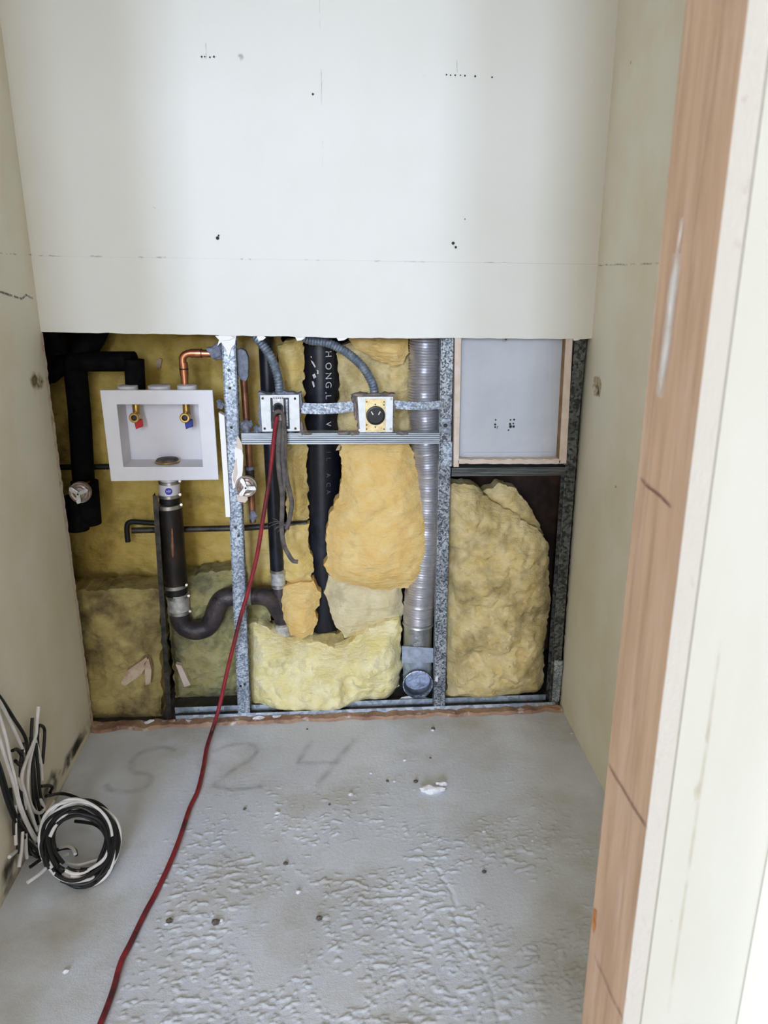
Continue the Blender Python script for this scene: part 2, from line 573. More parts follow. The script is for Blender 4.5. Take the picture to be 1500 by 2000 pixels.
def make_floor():
    m = mat('rough_concrete', (0.66, 0.69, 0.78), 0.62, col2=(0.74, 0.77, 0.86), vscale=4.0, lo=0.4, hi=0.65,
            col3=(0.50, 0.48, 0.44), v3scale=2.6, lo3=0.48, hi3=0.70, bump=0.5, bscale=260, bdist=0.002, spec=0.45, detail=8)
    step = 0.0031
    xs = np.arange(XL - 0.01, XR + 0.012, step)
    ys = np.arange(0.62, YF + 0.014, step)
    X, Y = np.meshgrid(xs, ys)
    wx = X + 0.02 * perlin(X * 9, Y * 9, 3)
    wy = Y + 0.02 * perlin(X * 9 + 50, Y * 9, 4)
    n1 = perlin(wx * 34, wy * 74, 11) + 0.75 * perlin(wx * 75, wy * 150, 12) + .55 * perlin(wx * 140, wy * 240, 13)
    big = perlin(X * 3.6 + 7, Y * 3.6, 21) + 0.55 * perlin(X * 8, Y * 8 + 9, 22) + .3 * perlin(X * 17, Y * 17 + 4, 23)
    mask = np.clip((big + 0.26 + 0.25 * np.clip((1.55 - Y) / .4, 0, 1) * np.clip((.35 - np.abs(X + .05)) / .2, -.4, 1)) * 3.0, 0, 1)
    near = np.clip((1.98 - Y) / 0.45, 0.10, 1)
    dry = np.clip((X + 0.50 + (Y - 1.2) * 0.05) / 0.16, 0.06, 1)
    amt = mask * near * dry
    flakes = np.clip((n1 - 0.52 + 0.34 * amt) * 5.0, 0, 1) * 0.0026 * np.clip(amt * 2, 0, 1) * (.5 + .5 * mask)
    gouge = -np.clip(perlin(wx * 24 + 31, wy * 110, 15) - 0.3, 0, 1) * 0.004 * np.clip(mask + 0.15, 0, 1) * dry
    fine = 0.00045 * perlin(X * 120, Y * 120, 17)
    # one meandering crack
    cx = 0.22 + (1.75 - Y) * 0.12 + 0.05 * perlin(Y * 6, Y * 0 + 3.3, 31) + 0.012 * perlin(Y * 40, Y * 0 + 1.7, 32)
    crack = -0.005 * np.exp(-((X - cx) / 0.004) ** 2) * ((Y > 1.05) & (Y < 1.55))
    Z = flakes + gouge * .6 + fine + crack * .6 + 0.0015 * perlin(X * 5, Y * 5, 41)
    edge = (X <= xs[1]) | (X >= xs[-2]) | (Y <= ys[1]) | (Y >= ys[-2])
    Z[edge] = 0
    V = np.stack([X, Y, Z], -1).reshape(-1, 3)
    nx, ny = len(xs), len(ys)
    ii, jj = np.meshgrid(np.arange(nx - 1), np.arange(ny - 1))
    a = (jj * nx + ii).ravel()
    Q = np.stack([a, a + 1, a + 1 + nx, a + nx], -1)
    # plain slab towards and behind the camera
    x0, x1, y0, y1 = xs[0], xs[-1], ys[0], ys[-1]
    ex = np.array([(-3, -4, 0), (3, -4, 0), (3, y0, 0), (-3, y0, 0),
                   (-3, -4, -.06), (3, -4, -.06), (3, 2.9, -.06), (-3, 2.9, -.06),
                   (-1.1, y1, 0), (1.1, y1, 0), (1.1, 2.9, 0), (-1.1, 2.9, 0)], float)
    b = len(V)
    V = np.vstack([V, ex])
    Q = np.vstack([Q, np.array([(b, b + 1, b + 2, b + 3), (b + 7, b + 6, b + 5, b + 4), (b + 8, b + 9, b + 10, b + 11)])])
    me = bpy.data.meshes.new('floor')
    me.vertices.add(len(V))
    me.vertices.foreach_set('co', V.ravel())
    me.loops.add(len(Q) * 4)
    me.loops.foreach_set('vertex_index', Q.ravel())
    me.polygons.add(len(Q))
    me.polygons.foreach_set('loop_start', np.arange(len(Q)) * 4)
    me.polygons.foreach_set('loop_total', np.full(len(Q), 4))
    me.polygons.foreach_set('use_smooth', np.ones(len(Q), bool))
    me.update(calc_edges=True)
    me.materials.append(m)
    o = bpy.data.objects.new('floor', me)
    COL.objects.link(o)
    WO[o] = Vector((0, 0, 0))
    return struct(o)


floor = make_floor()
UPZ = (0, 0, 1)


def on_floor(lst):
    return [F(x, y, 0.0016) for x, y in lst]


# faded numerals sprayed on the concrete
ribbon('spray_letter', on_floor(spline([Vector((x, y, 0)) for x, y in [(343, 1467), (325, 1460), (300, 1462), (270, 1474), (256, 1492), (262, 1508), (285, 1512), (294, 1522), (284, 1538), (252, 1547), (215, 1543), (205, 1532)]]) and [(p.x, p.y) for p in spline([Vector((x, y, 0)) for x, y in [(343, 1467), (325, 1460), (300, 1462), (270, 1474), (256, 1492), (262, 1508), (285, 1512), (294, 1522), (284, 1538), (252, 1547), (215, 1543), (205, 1532)]])]), 0.030, D['spray'], floor, UPZ)
ribbon('spray_letter', on_floor([(p.x, p.y) for p in spline([Vector((x, y, 0)) for x, y in [(415, 1470), (440, 1459), (470, 1453), (495, 1457), (502, 1466), (492, 1482), (466, 1498), (440, 1515), (420, 1535), (470, 1541), (515, 1536)]])]), 0.026, D['spray'], floor, UPZ)
ribbon('spray_letter', on_floor([(610, 1446), (600, 1460), (588, 1478), (582, 1490), (610, 1491), (650, 1489), (668, 1488)]), 0.030, D['spray'], floor, UPZ)
ribbon('spray_letter', on_floor([(694, 1442), (678, 1462), (655, 1490), (635, 1515), (618, 1542)]), 0.032, D['spray'], floor, UPZ)

# back wall: big upper board and the strip below the joint, hole under it
ZJ_L, ZJ_R = 1.422, 1.401
wb = struct(MB().quadbox([Vector((XL - .016, YF, ZJ_L)), Vector((XR + .016, YF, ZJ_R)), Vector((XR + .016, YF, 2.5)), Vector((XL - .016, YF, 2.5))], 0.016).build('wall_back', M['paint_back']))
cut = [P(85, 648, YF)]
rnd = random.Random(5)
for i in range(1, 60):
    t = i / 60
    px = 85 + (1150 - 85) * t
    py = 648 + 5 * t + 9 * min(1, t * 1.8) + rnd.uniform(-0.8, 0.8)
    cut.append(P(px, py, YF))
cut.append(P(1150, 661, YF))
cut[0].x = XL - .016
cut[-1].x = XR
strip = MB().quadbox(cut + [Vector((XR, YF, ZJ_R - .0001)), Vector((XL - .016, YF, ZJ_L - .0001))], 0.016)
for q in strip.v:
    q.y += -0.0012
strip = strip.build('lower_board', M['paint_back'], wb)
NB = (0, -1, 0)


def on_back(lst, Y=YF):
    return [P(x, y, Y) for x, y in lst]


for seg in ([(624, 0), (625, 62)], [(627, 135), (628, 165), (628, 205)], [(630, 275), (630, 327)]):
    ribbon('crack', on_back(seg), 0.0028, D['crack_faint'], wb, NB)
for a, b, w in ((75, 120, .004), (175, 200, .006), (265, 280, .005), (305, 348, .007), (470, 490, .006), (595, 625, .006), (730, 745, .005), (790, 830, .005), (930, 1000, .004)):
    t0, t1 = (a - 65) / 1095, (b - 65) / 1095
    y0, y1 = 497 + 18 * t0 + 2, 497 + 18 * t1 + 2
    ribbon('crack', wiggle(P(a, y0, YF), P(b, y1, YF), 8, 0.001, a), w, D['crack_faint'], wb, NB)
for x, y0, y1 in ((402, 85, 115), (892, 118, 142)):
    ribbon('pencil_mark', on_back([(x, y0), (x + 1, y1)]), 0.0028, D['crack'], wb, NB)
ribbon('scratch', on_back([(298, 403), (304, 407)]), 0.003, D['crack'], wb, NB)


def dot(name, px, py, r, m, parent, Y=YF, n=NB):
    c = P(px, py, Y)
    return blotch(name, [c + Vector((math.cos(a) * r, 0, math.sin(a) * r)) for a in [i * math.pi / 4 for i in range(8)]], m, parent, n, 0.7)


for px, py, r in ((394, 111, .0028), (400, 111, .0022), (410, 112, .0026), (418, 111, .003), (872, 146, .0025), (880, 147, .0022), (889, 147, .0025), (899, 147, .002), (908, 148, .0026), (928, 149, .003), (961, 151, .0026),
                  (611, 184, .0034), (425, 465, .0055), (427, 460, .003), (885, 475, .005), (890, 483, .004), (908, 428, .002), (988, 663, .003)):
    dot('nail_hole', px, py, r, D['ink'], wb)
for cx, cy, r in ((828, 142, .010), (470, 112, .010)):
    c = P(cx, cy, YF)
    blotch('smudge', [c + Vector((math.cos(a) * r, 0, math.sin(a) * r)) for a in [i * math.pi / 4 for i in range(8)]], D['crack_faint'], wb, NB, 0.4)
for px, w in ((510, 9), (586, 10), (668, 12), (1128, 10), (440, 18)):
    pts = [P(px - w, 655, YF), P(px - w * .5, 651, YF), P(px + w * .4, 652, YF), P(px + w, 657, YF), P(px + w * .3, 662, YF), P(px - w * .6, 663, YF)]
    MB().quadbox([q + Vector((0, .004, -.004)) for q in pts[::-1]], 0.008).build('broken_edge', M['gypsum'], wb)

# side walls
ZC = 2.5
lw = struct(MB().box((XL - .016, 0.60, 0), (XL, YF + .004, ZC)).build('wall_left', M['paint_side']))
NL = (1, 0, 0)


def on_left(lst):
    return [WX(x, y, XL) for x, y in lst]


ribbon('crack', wiggle(*on_left([(-60, 491), (64, 498)]), 14, .0015, 2), 0.005, D['crack_faint'], lw, NL)
ribbon('crack', on_left([(-40, 562), (0, 570), (18, 576), (42, 584), (50, 576), (64, 583)]), 0.008, D['crack'], lw, NL)
blotch('stain', on_left([(56, 740), (64, 722), (78, 728), (88, 745), (84, 760), (70, 765), (60, 756)]), D['brown'], lw, NL)
blotch('stain', on_left([(60, 735), (66, 728), (74, 738), (68, 770), (64, 758)]), D['brown'], lw, NL)
for lst in ([(176, 1400), (180, 1416), (150, 1470), (128, 1512), (112, 1530), (130, 1480), (150, 1430)], [(158, 1430), (164, 1440), (140, 1490), (118, 1520), (124, 1480)], [(0, 1690), (40, 1640), (30, 1720), (0, 1775)],
            [(100, 1500), (122, 1500), (110, 1545), (84, 1580), (80, 1550)]):
    blotch('scuff', on_left(lst), D['dark'], lw, NL, 0.45)
ribbon('stain', on_left([(185, 1424), (120, 1550), (70, 1640), (0, 1770)]), 0.05, D['brown'], lw, NL)
# ragged board end of the left wall
rnd = random.Random(3)
eb = MB()
zs = [i * 0.012 for i in range(103)]
pr = [(YF + 0.006 + rnd.uniform(-.003, .005)) for z in zs]
for i in range(len(zs) - 1):
    a = len(eb.v)
    eb.v += [Vector(q) for q in ((XL, YF - .012, zs[i]), (XL + .0012, pr[i], zs[i]), (XL + .0012, pr[i + 1], zs[i + 1]), (XL, YF - .012, zs[i + 1]),
                                 (XL - .015, YF - .012, zs[i]), (XL - .015, pr[i], zs[i]), (XL - .015, pr[i + 1], zs[i + 1]), (XL - .015, YF - .012, zs[i + 1]))]
    eb.f += [(a, a + 1, a + 2, a + 3), (a + 1, a + 5, a + 6, a + 2), (a + 4, a + 7, a + 6, a + 5)]
eb.build('torn_edge', M['gypsum_paper'], lw)

rw = struct(MB().box((XR, 0.60, 0), (XR + .016, YF + .004, ZC)).build('wall_right', M['paint_side']))
rb = MB()
zs = [i * 0.011 for i in range(111)]
rnd = random.Random(8)
pr = [2.226 + 0.024 * (z / 1.2) + rnd.uniform(-.004, .004) for z in zs]
for i in range(len(zs) - 1):
    a = len(rb.v)
    rb.v += [Vector(q) for q in ((XR, YF - .01, zs[i]), (XR - .001, pr[i], zs[i]), (XR - .001, pr[i + 1], zs[i + 1]), (XR, YF - .01, zs[i + 1]),
                                 (XR + .015, YF - .01, zs[i]), (XR + .015, pr[i], zs[i]), (XR + .015, pr[i + 1], zs[i + 1]), (XR + .015, YF - .01, zs[i + 1]))]
    rb.f += [(a, a + 3, a + 2, a + 1), (a + 1, a + 2, a + 6, a + 5), (a + 4, a + 5, a + 6, a + 7)]
rb.build('torn_edge', M['paint_side'], rw)
NR = (-1, 0, 0)


def on_right(lst):
    return [WX(x, y, XR) for x, y in lst]


ribbon('crack', wiggle(*on_right([(1168, 518), (1290, 514)]), 14, .0015, 2), 0.006, D['crack_faint'], rw, NR)
ribbon('crack', on_right([(1160, 612), (1156, 630), (1154, 648), (1150, 664)]), 0.010, D['crack'], rw, NR)
blotch('patch', on_right([(1160, 735), (1172, 732), (1176, 750), (1172, 778), (1160, 774), (1157, 755)]), D['tan'], rw, NR, 0.8)
blotch('patch', on_right([(1160, 752), (1170, 750), (1172, 772), (1164, 772)]), D['brown'], rw, NR, 0.7)
for px, py in ((1233, 122), (1203, 950), (1290, 520)):
    c = WX(px, py, XR)
    blotch('nail_hole', [c + Vector((0, math.cos(a) * .007, math.sin(a) * .005)) for a in [i * math.pi / 3 for i in range(6)]], D['brown'], rw, NR, 0.6)
ribbon('stain', on_right([(1098, 1390), (1130, 1455), (1175, 1545)]), 0.02, D['dark'], rw, NR)

struct(MB().box((XL - .016, 0.58, ZC), (XR + .016, YF + .016, ZC + .02)).build('ceiling', M['ceiling']))

# chase behind the wall
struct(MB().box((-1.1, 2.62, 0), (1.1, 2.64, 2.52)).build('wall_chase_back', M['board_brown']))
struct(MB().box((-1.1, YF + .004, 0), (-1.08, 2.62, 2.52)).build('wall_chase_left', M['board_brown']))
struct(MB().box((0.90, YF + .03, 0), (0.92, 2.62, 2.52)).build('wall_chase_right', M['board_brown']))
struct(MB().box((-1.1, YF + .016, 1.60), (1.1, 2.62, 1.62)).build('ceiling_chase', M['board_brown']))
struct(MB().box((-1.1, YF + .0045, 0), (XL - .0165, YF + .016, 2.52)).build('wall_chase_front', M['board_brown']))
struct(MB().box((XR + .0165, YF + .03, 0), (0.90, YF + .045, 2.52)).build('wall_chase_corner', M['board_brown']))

struct(MB().box((-1.08, 2.2146, .0012), (0.90, 2.62, .0035)).build('floor_chase_shade', mat('cavity_shade', (0.05, 0.045, 0.04), 0.95, col2=(0.09, 0.08, 0.07), vscale=20, bump=.5)))  # dark sheet over the cavity floor, its shade put into the colour

# door opening: right jamb, front wall, casing
XJ = 0.237
JF, JN = 0.574, 0.487
jamb = struct(MB().box((XJ, JN, 0), (XJ + .04, JF, 2.45)).build('trim_1', M['wood']))
jamb['label'] = 'rough bare wooden door jamb on the right'


def on_jamb(lst):
    return [WX(x, y, XJ) for x, y in lst]


for seg, w in (([(1252, 934), (1262, 946), (1280, 960), (1300, 978), (1313, 990)], .0035), ([(1190, 1492), (1205, 1520), (1225, 1552), (1245, 1586), (1266, 1618)], .0032), ([(1163, 1864), (1180, 1905), (1200, 1955), (1222, 2002)], .0022)):
    q = [seg[0]]
    for a, b in zip(seg[:-1], seg[1:]):
        q += [((a[0] + b[0]) / 2 + random.Random(a[0]).uniform(-2, 2), (a[1] + b[1]) / 2), b]
    ribbon('saw_kerf', on_jamb(q), w, D['kerf'], jamb, NR)
ribbon('paint_smear', on_jamb([(1336, 425), (1332, 460), (1326, 500)]), 0.007, D['white'], jamb, NR)
ribbon('paint_smear', on_jamb([(1326, 495), (1320, 550), (1311, 620), (1303, 690), (1293, 775)]), 0.019, D['white'], jamb, NR)
ribbon('paint_smear', on_jamb([(1322, 530), (1314, 600), (1306, 680), (1297, 745)]), 0.012, D['white'], jamb, NR)
blotch('knot', on_jamb([(1160, 1770), (1167, 1775), (1166, 1810), (1160, 1830), (1157, 1800)]), D['rust'], jamb, NR, 0.7)

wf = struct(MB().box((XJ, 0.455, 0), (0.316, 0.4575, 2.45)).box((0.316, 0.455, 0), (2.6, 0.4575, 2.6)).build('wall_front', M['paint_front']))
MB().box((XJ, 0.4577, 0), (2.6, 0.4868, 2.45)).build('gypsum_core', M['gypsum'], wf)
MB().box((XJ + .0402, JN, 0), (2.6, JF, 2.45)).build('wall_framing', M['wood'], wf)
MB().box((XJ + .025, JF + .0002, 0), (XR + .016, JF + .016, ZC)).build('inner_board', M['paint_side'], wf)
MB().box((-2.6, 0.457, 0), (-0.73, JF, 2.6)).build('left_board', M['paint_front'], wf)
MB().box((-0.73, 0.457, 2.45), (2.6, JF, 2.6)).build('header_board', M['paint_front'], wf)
struct(MB().box((0.43, -1.8, 0), (0.45, 0.4548, 2.9)).build('wall_light_block', M['paint_front']))  # unseen wall added to keep ambient light off the front wall
struct(MB().box((-1.47, -0.9, 0), (-1.45, 0.4548, 2.9)).build('wall_light_bounce_left', M['white_trim']))  # unseen wall added to limit ambient light, white to bounce some onto the jamb
struct(MB().box((-1.9, -1.8, 2.9), (2.6, 0.4548, 2.92)).build('ceiling_light_block', M['ceiling']))  # unseen ceiling added to cut ambient light from above
tr = struct(MB().box((0.316, 0.438, 0), (0.395, 0.4548, 2.45)).build('trim_2', M['white_trim'], bevel=.002))


def on_front(lst):
    return [P(x, y, 0.455) for x, y in lst]


for lst in ([(1490, 415), (1500, 430), (1495, 490), (1487, 470)], [(1375, 1440), (1388, 1400), (1384, 1470)], [(1352, 1540), (1368, 1520), (1366, 1560), (1354, 1572)], [(1305, 1792), (1313, 1796), (1311, 1802)]):
    blotch('stain', on_front(lst), D['tan_faint'], wf, NB, 0.5)
ribbon('stain', on_front([(1406, 1250), (1396, 1330), (1376, 1480), (1350, 1660), (1322, 1850), (1305, 1980)]), 0.004, D['tan_faint'], wf, NB)

# ------------------------------------------------------------------ steel framing
def cprof(w, d, opening, t=0.0012):
    h = w / 2
    s = 1 if opening == 'right' else -1
    p = [(-h, 0), (h, 0), (h, .006), (h - t, .006), (h - t, t), (-h + t, t), (-h + t, d - t), (h, d - t), (h, d), (-h, d)]
    return [(x * s, y) for x, y in p]


def screw(parent, c, r=0.0042, m='dark_steel'):
    c = Vector(c)
    return MB().tube([c + Vector((0, -.0018, 0)), c + Vector((0, .001, 0))], r, 10).build('screw', M[m], parent, True)


def stud(top, bot, w, opening, m, label, holes=()):
    A, B = P(*bot, YS), P(*top, YS)
    A.z = 0.004
    t = thing('metal_stud', (A.x, YS + .02, 0.004), label, 'stud', 'vertical steel studs in the wall opening')
    MB().prism(cprof(w, .041, opening), A, B).build('channel', M[m], t)
    MB().prism([(-w / 2, -.0006), (-w / 2 + .0022, -.0014), (-w / 2 + .0044, -.0006), (-w / 2 + .0044, 0), (-w / 2, 0)], A + Vector((0, -.0002, 0)), B + Vector((0, -.0002, 0))).build('rolled_edge', M[m], t)
    MB().prism([(w / 2 - .0044, -.0006), (w / 2 - .0022, -.0014), (w / 2, -.0006), (w / 2, 0), (w / 2 - .0044, 0)], A + Vector((0, -.0002, 0)), B + Vector((0, -.0002, 0))).build('rolled_edge', M[m], t)
    for h in holes:
        screw(t, P(*h, YS - .0004))
    return t


s1 = stud((446, 656), (477, 1402), 0.038, 'right', 'galv_light', 'galvanised stud beside the white laundry box, paler toward the floor', ((447, 723), (449, 758), (452, 835), (460, 1030), (466, 1046), (470, 1340), (478, 1336)))
s2 = stud((874, 661), (858, 1388), 0.036, 'right', 'galv', 'galvanised speckled stud between the foil duct and the grey access panel', ((868, 865),))
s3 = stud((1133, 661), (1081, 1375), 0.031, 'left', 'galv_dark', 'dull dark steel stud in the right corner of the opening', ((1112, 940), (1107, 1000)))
for (a, b, c, d) in ((862, 817, 880, 845), (864, 862, 883, 910)):
    q = [P(a, d, YS), P(c - 1, d, YS), P(c, b, YS), P(a + 1, b, YS)]
    o = MB().quadbox([v + Vector((0, -.004, 0)) for v in q], 0.0025).build('clip_plate', M['galv_light'], s2, bevel=.0005)
    for k in range(5):
        x = a + 3 + k * 3.2
        MB().quadbox([v + Vector((0, -.0048, 0)) for v in PP([(x, d - 1), (x + 1.2, d - 1), (x + 1.6, b + 1), (x + .4, b + 1)], YS)], 0.001).build('rib', M['galv_light'], o)
screw(s2, P(870, 831, YS - .005), .006)
q = PP([(1101, 908), (1122, 908), (1146, 661), (1123, 661)], YS - .004)
MB().quadbox(q, .003).build('clip_plate', M['galv_dark'], s3)
q = PP([(1078, 1370), (1092, 1370), (1100, 1290), (1083, 1290)], YS - .002)
MB().quadbox(q, .0015).build('clip_plate', M['galv_light'], s3)
# torn board paper left on the studs
MB().quadbox(PP([(424, 676), (428, 664), (420, 656), (461, 655), (459, 672), (452, 680), (446, 700), (441, 682), (432, 668)][::-1], YS - .006), .005).build('paper_remnant', M['gypsum'], s1)
MB().quadbox(PP([(458, 880), (463, 862), (470, 868), (475, 890), (474, 920), (470, 945), (455, 955), (452, 930), (460, 905)][::-1], YS - .008), .006).build('paper_remnant', M['gypsum'], s1)
MB().quadbox(PP([(458, 905), (462, 895), (464, 925), (458, 945), (454, 935)][::-1], YS - .010), .003).build('paper_remnant', M['gypsum_paper'], s1)
MB().quadbox(PP([(464, 850), (472, 865), (474, 880), (460, 874)][::-1], YS - .009), .004).build('paper_remnant', M['gypsum_paper'], s1)


def cross(p0, p1, h, label, m, name='steel_channel'):
    """ribbed horizontal channel between two studs"""
    A, B = P(*p0, YS), P(*p1, YS)
    t = thing(name, (A + B) / 2 - Vector((0, 0, h / 2)), label, 'channel')
    n = 6
    prof = []
    for i in range(n):
        z0, z1 = h / 2 - h * i / n, h / 2 - h * (i + 1) / n
        prof += [(-.005, z0), (-.005, z0 * .35 + z1 * .65), (-.0002, z0 * .3 + z1 * .7), (-.0002, z0 * .02 + z1 * .98)]
    prof += [(.0, -h / 2), (.038, -h / 2), (.038, h / 2), ]
    mb = MB()
    vs_ = [A + Vector((0, y, z)) for y, z in prof] + [B + Vector((0, y, z)) for y, z in prof]
    k = len(prof)
    fs = [(i, (i + 1) % k, (i + 1) % k + k, i + k) for i in range(k)] + [tuple(range(k)), tuple(range(2 * k - 1, k - 1, -1))]
    mb.add(vs_, fs).build('ribbed_face', M[m], t)
    for i in range(1, n):
        z = h / 2 - h * i / n + h * .10 / n
        MB().add([A + Vector((0, -.0042, z)), B + Vector((0, -.0042, z)), B + Vector((0, -.0042, z - h * .20 / n)), A + Vector((0, -.0042, z - h * .20 / n))] + [A + Vector((0, .001, z)), B + Vector((0, .001, z)), B + Vector((0, .001, z - h * .20 / n)), A + Vector((0, .001, z - h * .20 / n))], [(0, 1, 2, 3), (7, 6, 5, 4), (0, 4, 5, 1), (2, 6, 7, 3), (1, 5, 6, 2), (0, 3, 7, 4)]).build('groove_shade', M['dark_steel'], t)  # dark strips laid between the ribs, groove shade put into colour
    return t


cross((472, 857), (858, 856), .033, 'ribbed steel cross channel under the two electrical boxes', 'ribbed')
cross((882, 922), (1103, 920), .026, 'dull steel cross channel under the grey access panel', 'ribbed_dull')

# bottom track
tk = thing('bottom_track', (0.2, 2.236, 0.012), 'blue grey steel bottom track along the floor of the opening', 'track')
A, B = P(343, 1407, 2.214), P(1090, 1376, 2.214)
zb = 0.004
for nm, y0, y1, z0, z1 in (('front_flange', 2.2145, 2.2158, zb, None), ('base_web', 2.216, 2.2575, zb, zb + .0012), ('back_flange', 2.2576, 2.259, zb, .026)):
    MB().box((P(343, 1400, y0).x, y0, z0), (XR - .02, y1, z1 if z1 else .0225)).build(nm, M['dark_steel' if nm == 'base_web' else 'track'], tk)  # base web darker than the flanges, channel shade put into its colour

# leftover sill strip under the track
sl = MB()
rnd = random.Random(17)
n = 130
pts = []
for i in range(n + 1):
    x = XL + .002 + (XR - XL - .004) * i / n
    hh = .012 + .008 * noise.noise(Vector((x * 30, 0, 3))) + rnd.uniform(-.001, .001)
    fy = 2.186 + .014 * noise.noise(Vector((x * 14, 5, 0))) + rnd.uniform(-.0015, .0015) - .014 * max(0, (-.25 - x) / .5)
    pts.append((x, fy, hh))
for x, fy, hh in pts:
    sl.v += [Vector((x, fy, 0)), Vector((x, fy + .003, hh * .9)), Vector((x, 2.2138, hh)), Vector((x, 2.2138, 0))]
for i in range(n):
    for k in range(3):
        a = i * 4 + k
        sl.f.append((a, a + 1, a + 5, a + 4))
sl = sl.build('baseboard_back', M['sill'])
struct(sl)


def lump(name, c, size, m, seed, parent=None, label=None, cat=None, group=None, flat=1.0, sub=2):
    bm = bmesh.new()
    bmesh.ops.create_icosphere(bm, subdivisions=sub, radius=1.0)
    for v in bm.verts:
        d = v.co.copy()
        k = 1 + 0.45 * noise.noise(d * 1.3 + Vector((seed * 3.1, seed, 0))) + .2 * noise.noise(d * 3.3 + Vector((seed, 0, seed)))
        v.co = Vector((d.x * size[0], d.y * size[1], d.z * size[2])) * k
    mb = MB()
    mb.v = [Vector(c) + v.co for v in bm.verts]
    mb.f = [tuple(v.index for v in f.verts) for f in bm.faces]
    bm.free()
    o = mb.build(name, M[m], parent, sub > 2)
    return tagl(o, label, cat, group)


for px, py, s, z in ((505, 1412, .022, .012), (545, 1412, .03, .008), (295, 1424, .02, .012), (338, 1424, .013, .010), (372, 1424, .022, .006), (1085, 1385, .02, .010), (580, 1404, .018, .010), (200, 1430, .03, .006)):
    c = P(px, py, 2.204)
    c.z = max(.006, c.z)
    lump('plaster_crust', c, (s, .010, z), 'plaster' if px in (505, 545, 295, 372) else 'sill', px, sl)

# ------------------------------------------------------------------ glass wool
def batt(outline, Y, thick, m, label, seed, name='insulation_batt', px=True, back=.02, soft=.03, amp=.012, spacing=.0085, ragged=.0055, fold=None):
    pts = PP(outline, Y) if px else [Vector(p) for p in outline]
    rnd = random.Random(seed)
    ring = []
    n = len(pts)
    for i in range(n):
        a, b = pts[i], pts[(i + 1) % n]
        k = max(1, int((b - a).length / (spacing * .9)))
        for j in range(k):
            q = a.lerp(b, j / k)
            nx = noise.noise(Vector((q.x * 45, q.z * 45, seed))) * ragged * 1.6 + rnd.uniform(-.3, .3) * ragged
            nz = noise.noise(Vector((q.x * 45, q.z * 45, seed + 40))) * ragged * 1.6 + rnd.uniform(-.3, .3) * ragged
            ring.append((q.x + nx, max(.004, q.z + nz)))
    R = np.array(ring)
    x0, z0 = R.min(0)
    x1, z1 = R.max(0)
    inner = []
    row = 0
    z = z0
    R2 = np.roll(R, -1, 0)

    def inside_dist(p):
        a, b = R, R2
        c = ((a[:, 1] > p[1]) != (b[:, 1] > p[1]))
        with np.errstate(divide='ignore', invalid='ignore'):
            xi = (b[:, 0] - a[:, 0]) * (p[1] - a[:, 1]) / (b[:, 1] - a[:, 1]) + a[:, 0]
        ins = (np.count_nonzero(c & (p[0] < xi)) % 2) == 1
        ab = b - a
        t = np.clip(((p - a) * ab).sum(1) / np.maximum((ab * ab).sum(1), 1e-12), 0, 1)
        d = np.sqrt((((a + ab * t[:, None]) - p) ** 2).sum(1).min())
        return ins, d
    while z < z1:
        x = x0 + (spacing * .5 if row % 2 else 0)
        while x < x1:
            p = np.array((x + rnd.uniform(-.25, .25) * spacing, z + rnd.uniform(-.25, .25) * spacing))
            ins, d = inside_dist(p)
            if ins and d > spacing * .45:
                inner.append((p[0], p[1], d))
            x += spacing
        z += spacing * .87
        row += 1
    v2 = [Vector(p) for p in ring] + [Vector((p[0], p[1])) for p in inner]
    faces_in = [list(range(len(ring)))]
    ov, oe, of, ovo, oeo, ofo = geometry.delaunay_2d_cdt(v2, [], faces_in, 1, 1e-6)
    front = []
    for i, p in enumerate(ov):
        src = ovo[i]
        d = 0.0
        if src and min(src) >= len(ring):
            d = inner[min(src) - len(ring)][2]
        e = 1 - math.exp(-(d / soft) ** 1.2) if d > 0 else 0
        q = Vector((p.x, p.y, seed * 7.7))
        lum = noise.fractal(q * 9, 1.0, 2.0, 4) * amp * 1.6 + noise.ridged_multi_fractal(q * 16, 1.0, 2.1, 4, 1.0, 2.0) * amp * .48 + noise.noise(q * 48) * amp * .34 + noise.noise(q * 100) * amp * .24
        h = e * thick + (0.25 + .75 * e) * lum
        if fold:
            h += fold(p.x, p.y)
        front.append(Vector((p.x, Y - h, p.y)))
    nv = len(front)
    mb = MB()
    mb.v = front + [Vector((p.x, Y + back, p.y)) for p in ov]
    cnt = {}
    for f in of:
        f = list(f)
        mb.f.append(tuple(f))
        mb.f.append(tuple(i + nv for i in reversed(f)))
        for i in range(len(f)):
            e = (f[i], f[(i + 1) % len(f)])
            cnt[e] = cnt.get(e, 0) + 1
    for (a, b) in list(cnt):
        if (b, a) not in cnt:
            mb.f.append((b, a, a + nv, b + nv))
    o = mb.build(name, M[m], None, True)
    return tagl(o, label, 'insulation', 'glass wool pieces in the wall opening')


batt([(70, 790), (118, 720), (170, 690), (225, 630), (470, 640), (474, 900), (478, 1165), (330, 1160), (150, 1148), (60, 900)], 2.50, .025, 'wool_olive', 'mustard yellow insulation batt behind the white laundry box', 1, spacing=.011, amp=.014)
batt([(120, 1156), (230, 1150), (312, 1150), (324, 1416), (290, 1418), (150, 1418)], 2.30, .025, 'wool_dirty', 'dirty olive insulation left of the thin dark post, touching the floor', 2, amp=.016, back=.1, fold=lambda x, z: .050 * max(0.0, min(1.0, (.36 - z) / .32)))
batt([(322, 1130), (470, 1110), (482, 1360), (440, 1378), (345, 1374)], 2.36, .03, 'wool_green', 'green grey insulation under the curved drain trap', 3, amp=.02, back=.08)
batt([(455, 640), (540, 640), (545, 900), (545, 1150), (480, 1150), (462, 900)], 2.44, .015, 'wool_gold', 'narrow flat insulation strip behind the copper pipe right of the stud', 4, amp=.006, soft=.02)
